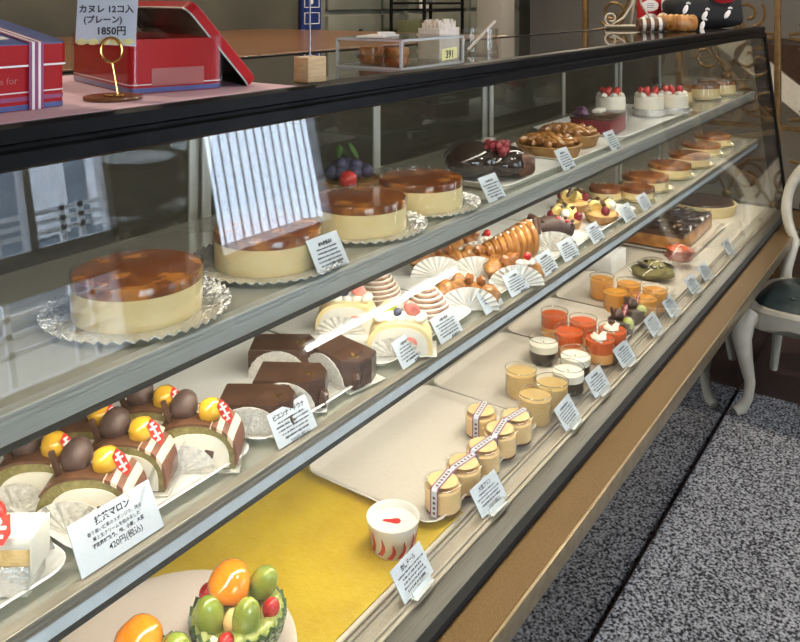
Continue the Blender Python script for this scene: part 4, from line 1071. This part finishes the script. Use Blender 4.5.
# ================================================================== PRICE CARDS
def card(label, x, y, z, wd=.086, hh=.048, lines=5, title=None, price=None, tilt=35, rz=0, seed=0, body=None, base=True, group=None):
    rnd = random.Random(seed)
    t = thing('price_card', label, 'price card', (x, y, z), rz, group)
    c = MB().box((0, 0, hh/2), (wd, .0012, hh)).build('sheet', 'card_paper', t, (0, 0, .001), (math.radians(-tilt), 0, 0), smooth=False)
    mb = MB(); yy = -.0009
    top = hh*.84
    if title: text_mesh(mb, title, hh*.17, 0, top-hh*.09, y=yy, bold=.0003)
    else:
        wtot = rnd.uniform(.34, .5)*wd; xx = -wtot/2
        while xx < wtot/2: 
            k = rnd.uniform(.0025, .005); mb.box((xx+k/2, yy, top-hh*.06), (k, .0003, rnd.uniform(.05, .12)*hh), rot=(0, rnd.uniform(-.5, .5), 0)); xx += k+.0016
    if body:
        for i, b in enumerate(body): text_mesh(mb, b, hh*.088, 0, top-hh*(.235+.12*i), y=yy, bold=.00005 if i < 2 else .00015)
        lo = top-hh*(.235+.12*len(body))
    else:
        for i in range(lines):
            wtot = rnd.uniform(.55, .84)*wd; xx = -wtot/2; zz = top-hh*(.20+.115*i); bold = i == lines-1
            while xx < wtot/2:
                k = rnd.uniform(.0012, .0035); mb.box((xx+k/2, yy, zz), (k, .0003, (.055 if bold else .042)*hh*rnd.uniform(.7, 1.3))); xx += k+rnd.choice((.0007, .0009, .0022))
        lo = top-hh*(.20+.115*lines)
    if price: text_mesh(mb, price, hh*.16, wd*.06, lo-hh*(.065 if body else .10), y=yy, bold=.0001)
    else:
        for i in range(4): mb.box((wd*.02+.0055*i, yy, lo-hh*.03), (.0035, .0003, hh*.10), rot=(0, .25, 0))
        mb.box((wd*.02+.024, yy, lo-hh*.03), (.004, .0003, hh*.06))
    mb.build('lettering', 'ink', c, smooth=False)
    if base:
        mb = MB(); mb.box((0, .004, .0012), (wd*.62, .034, .0018)); mb.box((0, -.0045, .005), (wd*.6, .0016, .008), rot=(math.radians(-tilt), 0, 0))
        mb.build('acrylic_holder', 'acrylic_edge', t, smooth=False)
    return t
gd = None
deck_cards = [(412, 'price card leaning in front of the white flame cup', dict(title='杏仁ドール', price='430円(税込)', lines=5)), (488, 'price card leaning in front of the banded puddings', dict(title='大豆プリン', price='370円(税込)', lines=4)),
    (567, 'price card leaning in front of the yellow jellies', {}), (597, 'price card leaning in front of the coffee jellies', {}), (624, 'price card leaning in front of the cream streaked red jellies', {}),
    (653, 'price card leaning in front of the chocolate cups with flags', {}), (670.5, 'price card leaning in front of the pale amber jellies', {}), (692, 'price card in front of the green wrapped sweet', {}),
    (704.5, 'price card beside the pinkish red wrapped sweet', {}), (728, 'last price card at the far end of the bottom deck, before the chocolate cake', {})]
for i, (u, lb, kw) in enumerate(deck_cards):
    card(lb, XU(u, .716), .702, .5705, rz=random.Random(i).uniform(-.06, .06), seed=i, **kw)
s2_cards = [(121, 'large price card with 420 yen for the matcha chestnut slices', dict(wd=.108, hh=.054, title='抹茶マロン', body=['香り高い抹茶のスポンジで、渋皮', '栗と生クリームを包みました', '特定原材料:乳、卵、小麦、大豆'], price='420円(税込)')),
    (295, 'price card with 370 yen in front of the glazed chocolate wedges', dict(title='ビエンナ・ドウナ', price='370円(税込)')), (412, 'price card in front of the fruit roll slices', {}), (449, 'price card in front of the ridged mont blanc', {}),
    (492, 'small handwritten price card in front of the fluted paper fan pastry', dict(lines=3)), (518, 'price card in front of the cherry pastry, right of the handwritten one', {}), (549, 'price card in front of the ridged cream horn', {}), (570, 'price card in front of the chocolate eclair', {}),
    (597, 'price card in front of the banana chocolate tarts', {}), (629, 'price card in front of the small wrapped cheesecakes, the nearer of two side by side', {}), (646, 'price card in front of the small wrapped cheesecakes, the farther of two side by side', {})]
for i, (u, lb, kw) in enumerate(s2_cards):
    kw = dict(kw); kw.setdefault('wd', .078); kw.setdefault('hh', .047)
    card(lb, XU(u, .785), .778, SZ+.0015, tilt=33, seed=i+40, base=False, rz=random.Random(i+50).uniform(-.05, .05), **kw)
s1_cards = [(329, 'price card on the upper shelf in front of the second cheesecake', dict(price='1,800円(税込)')), (493, 'price card on the upper shelf in front of the dark berry cake', {}), (566, 'price card on the upper shelf in front of the apple pies', {}), (613, 'price card on the upper shelf in front of the red sided cake', {})]
for i, (u, lb, kw) in enumerate(s1_cards):
    card(lb, XU(u, .80), .789, S1Z+.0015, wd=.072, hh=.054, tilt=30, seed=i+80, base=False, **kw)

# ================================================================== ON TOP OF THE CASE
TPZ = Z(.12)
pc_ = MB().box((.40, .955, TPZ+.001), (.86, .40, .002)).build('pink_cloth', 'pink_cloth', smooth=False)
tag(pc_, 'pink cloth laid over the near part of the case top', 'cloth')
CZ = TPZ+.0025
# red tin tied with ribbon
t = thing('gift_tin', 'red and blue lidded tin tied with a striped ribbon on the pink cloth', 'tin', (.40, .90, CZ), 0)
wd, dp, h = .25, .155, .070
SL = lambda y, z: z + (.026*(y+dp/2)/dp if z > .055 else 0)
def rb(z0, z1, e, m, nm, par=t):
    return MB().ring_loft([[(x, y, SL(y, z)) for x, y in rrect(wd+e, dp+e, .010)] for z in (z0, z1)]).build(nm, m, par)
rb(0, .046, 0, 'tin_red', 'body'); rb(.0005, .006, .0010, 'tin_blue', 'blue_band'); rb(.010, .0145, .0010, 'ribbon_purple', 'purple_band'); rb(.0185, .0198, .0010, 'tin_white', 'white_line')
lid = rb(.046, h, .004, 'tin_red', 'lid'); rb(.0465, .0485, .0055, 'tin_white', 'white_line', lid)
MB().ring_loft([[(x, y, SL(y, z)) for x, y in rrect(wd+.003, dp+.003, .010)] for z in (h-.001, h+.001)]).build('lid_print', 'tin_blue', lid)
mb = MB(); mb.blob((-.03, -.045, SL(-.045, h)+.0012), (.11, .022, .0010), rot=(.166, 0, 0), sub=2); mb.blob((.02, .045, SL(.045, h)+.0012), (.06, .014, .0010), rot=(.166, 0, 0), sub=2); mb.build('lid_picture', 'tin_white', lid)
mb = MB(); text_mesh(mb, 'ves are for', .0105, .046, .029, y=-dp/2-.0006); mb.build('lettering', 'pale_label', t, smooth=False)
for xx, wdd, m, nm, k in ((.088, .0165, 'ribbon_purple', 'ribbon', 0), (.0845, .0028, 'tin_white', 'ribbon_stripe', 1), (.0915, .0028, 'tin_white', 'ribbon_stripe', 1)):
    mb = MB(); y0 = dp/2+.0035+.0004*k; zt = h+.0022+.0004*k
    P = [(-y0, .0), (-y0, zt), (y0, zt+.0265), (y0, 0)]; Q = [(a*.99, b-.001 if b else b) for a, b in reversed(P)]
    mb.ring_loft([[(x, y, z) for y, z in P+Q] for x in (xx-wdd/2, xx+wdd/2)]); mb.build(nm, m, t, smooth=False)
# open tin and its lid
yaw = math.atan2(-.035, .116); e1 = Vector((math.cos(yaw), math.sin(yaw), 0)); e2 = Vector((-math.sin(yaw), math.cos(yaw), 0))
FL = Vector((.630, .850, CZ))
t = thing('open_tin', 'red tin without its lid wrapped in clear film', 'tin', FL + e1*.062 + e2*.12, yaw)
wd, dp, h = .124, .24, .068
P = lambda e, z: [(x, y, z) for x, y in rrect(wd+e, dp+e, .010)]
MB().ring_loft([P(0, 0), P(0, h), P(-.003, h), P(-.003, .006)], cap1=True).build('body', 'tin_red', t)
MB().ring_loft([P(.0012, .001), P(.0012, .007)]).build('blue_band', 'tin_blue', t); MB().ring_loft([P(.0012, .0105), P(.0012, .0118)]).build('white_line', 'tin_white', t)
mb = MB(); mb.box((0, -dp/2-.0008, .020), (.07, .001, .022)); mb.build('pale_label', 'pale_label', t, smooth=False)
mb = MB()
for k in range(4):
    for j in range(2): mb.box((-.03+.06*j, -.08+.055*k, .034), (.05, .048, .05), bev=.010)
mb.build('wrapped_sweets', 'clear_film', t)
mb = MB(); mb.ring_loft([P(.006, .002), P(.007, h*.5), P(.004, h+.003), P(-.05, h+.012)], cap0=False); mb.build('film_wrap', 'clear_film', t)
B = Vector((.800, .800, CZ+.006)); u2 = (e1*-.0905*1 + Vector((0, 0, .107))); u2.normalize(); n3 = e2.cross(u2)
Mx = Matrix((e2, u2, n3)).transposed().to_4x4()
t = thing('tin_lid', 'red tin lid with grey inside leaning over the open tin', 'lid'); t.matrix_world = Matrix.Translation(B + e2*.125 + u2*.072) @ Mx
P = lambda e, z: [(x, y, z) for x, y in rrect(.25+e, .145+e, .016)]
MB().ring_loft([P(0, -.014), P(0, 0), P(-.004, .0015)], cap0=False).ring_loft([P(-.0015, -.014), P(0, -.014)], cap0=False, cap1=False).build('shell', 'tin_red', t)
MB().ring_loft([P(-.002, -.0135), P(-.002, -.002)], cap0=False, cap1=True).build('lining', 'tin_inside', t)
MB().ring_loft([P(.001, -.0145), P(.001, -.0125), P(-.003, -.0125), P(-.003, -.0145), P(.001, -.0145)], cap0=False, cap1=False).build('rolled_edge', 'aluminium', t)
# tall price tag on brass clip
p = G(113, 101, .12); t = thing('tag_stand', 'brass ring clip stand on a brown wooden disc holding a price tag', 'card stand', (p.x, p.y, CZ), RZ)
MB().lathe([(.002, 0), (.033, 0), (.034, .002), (.033, .004), (.002, .004)], seg=40).build('disc', 'brown_wood', t)
MB().tube([(.006, 0, .004), (-.001, 0, .044)], .0014, 8).build('rod', 'brass', t)
MB().tube([(-.002+.0125*math.cos(a), 0, .058+.0145*math.sin(a)) for a in [2*PI*k/28 for k in range(28)]], .0018, 8, closed=True).build('ring', 'brass', t)
MB().tube([(-.006+.0016*k, .004*math.sin(k*1.1)-.012, .0055) for k in range(14)], .0014, 6).build('scribble', 'brass', t)
p2 = G(109, 19, .045)
D_ = G(113, 101, .12)
t2 = thing('price_tag', 'white price tag with 1850 yen held in the brass ring clip', 'price tag', (p.x+.002, p.y+.004, CZ+.060), RZ)
c = MB().box((-.008, .003, .032), (.072, .001, .056), rot=(0, .06, 0)).build('sheet', 'card_paper', t2, smooth=False)
mb = MB()
text_mesh(mb, 'カヌレ 12コ入', .0105, -.008, .043, y=.0018, bold=.00035); text_mesh(mb, '(プレーン)', .010, -.012, .0305, y=.0018, bold=.00035); text_mesh(mb, '1850円', .012, -.002, .0165, y=.0018, bold=.00035)
mb.build('lettering', 'ink', c, smooth=False)
mb = MB()
for k in range(5): mb.blob((-.038+.014*k, .0022, .0075), (.007, .0006, .004), sub=2)
mb.build('flower_border', 'tag_yellow', c)
# wooden block with wire
p = G(310, 82, .12); t = thing('block_stand', 'pale wooden cube with a thin wire rod on the case top', 'card stand', (p.x, p.y, TPZ+.0005), YAW+PI/4)
MB().box((0, 0, .0185), (.034, .034, .037), bev=.0012).build('block', 'pale_wood', t)
MB().tube([(0, 0, .037), (0, 0, .125)], .0013, 8).build('rod', 'chrome', t)
MB().tube([(.009*math.cos(a), .009*math.sin(a), .128+.006*math.sin(2*a)) for a in [2*PI*k/20 for k in range(20)]], .0012, 6, closed=True).build('clip', 'chrome', t)
# acrylic box with baked cakes
ax0, ax1, ay0, ay1, ah = 1.13, 1.335, .790, .930, .050
t = thing('acrylic_box', 'clear acrylic sample box with a paper slip on top', 'display box', ((ax0+ax1)/2, (ay0+ay1)/2, TPZ+.0005))
W_, D2 = ax1-ax0, ay1-ay0
mb = MB()
for sx in (-1, 1): mb.box((sx*W_/2, 0, ah/2), (.003, D2, ah))
for sy in (-1, 1): mb.box((0, sy*D2/2, ah/2), (W_, .003, ah))
mb.box((0, 0, .0015), (W_, D2, .003)); mb.build('walls', 'clear_acrylic', t, smooth=False)
MB().box((0, 0, ah+.0015), (W_+.004, D2+.004, .003)).build('lid', 'clear_acrylic', t, smooth=False)
mb = MB(); e = .0042
for sx in (-1, 1):
    for sy in (-1, 1): mb.box((sx*W_/2, sy*D2/2, ah/2), (e, e, ah))
for z in (.0015, ah):
    for s_ in (-1, 1): mb.box((s_*W_/2, 0, z), (e, D2, e)); mb.box((0, s_*D2/2, z), (W_, e, e))
mb.build('polished_edges', 'acrylic_edge', t, smooth=False)
mb = MB(); mb.box((-.06, .01, ah+.005), (.09, .05, .003), rot=(0, 0, .3)); mb.box((-.05, .0, ah+.009), (.05, .03, .005), rot=(0, 0, .7)); mb.build('paper_slip', 'tin_white', t, smooth=False)
tg = MB().box((.050, -D2/2-.0025, .020), (.054, .001, .021), rot=(0, -.05, 0)).build('yellow_tag', 'tag_yellow', t, smooth=False)
mb = MB(); text_mesh(mb, '391', .020, .050, .0125, y=-D2/2-.0035, bold=.0006); mb.build('lettering', 'ink', tg, smooth=False)
bk = None
def make_bake():
    t = thing('baked_cake', '', 'cake')
    for k in range(2): MB().lathe([(.002, .016*k), (.020, .016*k), (.023, .016*k+.008), (.021, .016*k+.0155), (.002, .016*k+.0165)], seg=28, wob=lambda a, r, z: 1+.03*math.sin(9*a)).build('cake', 'pastry' if k else 'pastry_dark', t)
    return t
bk = make_bake()
for x, y, lb in ((1.185, .895, 'brown baked sample cake inside the acrylic box, at its back corner'), (1.18, .835, 'brown baked sample cake inside the acrylic box, close to its front corner'), ):
    place(bk, (x, y, TPZ+.004), x*9, lb, 'baked cakes in the acrylic box')
# straw holder, glass with tube
t = thing('straw_box', 'box packed with pale paper straws behind the acrylic box', 'straw holder', (1.425, .90, TPZ+.0005), .1)
MB().ring_loft([[(x, y, z) for x, y in rrect(.095, .05, .003)] for z in (0, .062)]).build('box', 'straw_paper', t)
mb = MB(); rr_ = random.Random(3)
for i in range(11):
    for j in range(5):
        x, y = -.036+.0072*i, -.018+.009*j; mb.tube([(x, y, .055), (x+rr_.uniform(-.003, .003), y, .074+rr_.uniform(-.004, .006))], .0032, 6)
mb.build('straws', 'straw_paper', t, smooth=False)
t = thing('glass_jar', 'clear square glass jar with one slanted pale stick', 'jar', (1.60, .90, TPZ+.0005), .2)
mb = MB(); P = lambda e, z: [(x, y, z) for x, y in rrect(.07+e, .07+e, .012)]
mb.ring_loft([P(0, 0), P(0, .055), P(-.005, .055), P(-.005, .006)]); mb.build('glass', 'clear_acrylic', t)
MB().tube([(-.018, .024, .008), (.022, -.028, .072)], .0034, 8).build('stick', 'straw_paper', t)
# easel, packets, ring cake, bag
t = thing('wire_easel', 'cream painted wire easel with scrolled feet on the case top', 'easel', (3.30, 1.12, TPZ+.0005), RZ)
def sc2(c, r, a0, sgn, n=26, tn=1.1): return [(c[0]+r*(1-.7*k/(n-1))*math.cos(a0+sgn*tn*2*PI*k/(n-1)), 0, c[1]+r*(1-.7*k/(n-1))*math.sin(a0+sgn*tn*2*PI*k/(n-1))) for k in range(n)]
mb = MB(); q = .0045
mb.tube([(-.13, 0, .012), (.12, 0, .012)], .006, 8); mb.tube([(-.13, .012, .005), (.12, .012, .005)], .005, 8)
mb.tube([(0, 0, .20), (-.02, 0, .10), (-.055, 0, .045), (-.10, 0, .02)], q, 8); mb.tube([(0, 0, .20), (.02, 0, .10), (.055, 0, .045), (.10, 0, .02)], q, 8)
mb.tube(sc2((-.105, .042), .030, -PI/2, -1), q, 8); mb.tube(sc2((.105, .042), .030, -PI/2, 1), q, 8)
mb.tube([(0, .0, .19), (0, .09, .004)], q, 8); mb.build('frame', 'cream_wire', t)
for k, (x, y, lb) in enumerate(((3.52, 1.14, 'red edged packet with white oval labels beside the wire easel'), (3.76, 1.15, 'red edged packet with white oval labels behind the black paw print bag'))):
    t = thing('sweet_packet', lb, 'packet', (x, y, TPZ+.0005), RZ, 'red edged packets on the case top')
    MB().box((0, 0, .07), (.10, .03, .14), bev=.004).build('carton', 'tin_red', t)
    for zz in (.035, .095):
        ol = MB().blob((0, -.0155, zz), (.038, .002, .026), sub=2).build('oval_label', 'flag_white', t)
        mb = MB()
        for dz in (-.008, 0, .008): mb.box((0, -.0178, zz+dz), (.03, .0006, .0022))
        mb.build('lettering', 'tin_blue', ol, smooth=False)
t = thing('ring_cake', 'brown and cream striped ring cake wrapped in film on the case top', 'cake', (3.15, .915, TPZ+.0005), RZ)
mb = MB()
for k in range(18):
    a = 2*PI*k/18; mb.blob((.062*math.cos(a), .062*math.sin(a), .032), (.017, .026, .031), rot=(0, 0, a), sub=3, seed=k)
mb.build('cake', 'pastry', t)
mb = MB()
for k in range(18):
    a = 2*PI*(k+.5)/18; mb.blob((.062*math.cos(a), .062*math.sin(a), .034), (.006, .026, .031), rot=(0, 0, a), sub=2)
mb.build('cream_stripes', 'custard', t)
t = thing('cake_roll', 'small brown and white cake roll lying beside the ring cake', 'cake', (3.03, .975, TPZ+.0005), RZ)
MB().lathe([(.002, -.05), (.024, -.05), (.026, 0), (.024, .05), (.002, .05)], seg=28, rot=(0, PI/2, 0), c=(0, 0, .026)).build('roll', 'milk_choco', t)
mb = MB()
for xx in (-.03, 0, .03): mb.lathe([(.020, -.006), (.0272, -.006), (.0272, .006), (.020, .006)], seg=28, rot=(0, PI/2, 0), c=(xx, 0, .0272))
mb.build('white_stripes', 'white_cream', t)
t = thing('paw_bag', 'black cloth bag with white paw prints at the far end of the case top', 'bag', (3.58, .93, TPZ+.0005), RZ)
mb = MB(); mb.blob((0, 0, .074), (.17, .075, .078), noise=.05, sub=4, fn=lambda d: Vector((math.copysign(abs(d.x)**.6, d.x), math.copysign(abs(d.y)**.7, d.y), math.copysign(abs(d.z)**.6, d.z)))); mb.build('bag', 'black_cloth', t)
mb = MB()
for x, z, a in ((-.02, .055, -.5), (.075, .06, -.6), (-.03, .012, -.3), (-.10, .08, -.4)):
    mb = MB(); mb.blob((x, -.078, z), (.010, .004, .021), rot=(0, -a, 0), sub=2)
    for k in (-1, 0, 1): mb.blob((x+.012-.002*k+.008*k, -.078, z+.028-.003*abs(k)), (.0035, .003, .005), sub=2)
    mb.build('paw_print', 'flag_white', t)
MB().blob((.06, -.05, .135), (.055, .045, .035), noise=.1, sub=3).build('red_bow', 'red_cloth', t)
for o in list(bpy.data.objects):
    if '_used' in o: del o['_used']
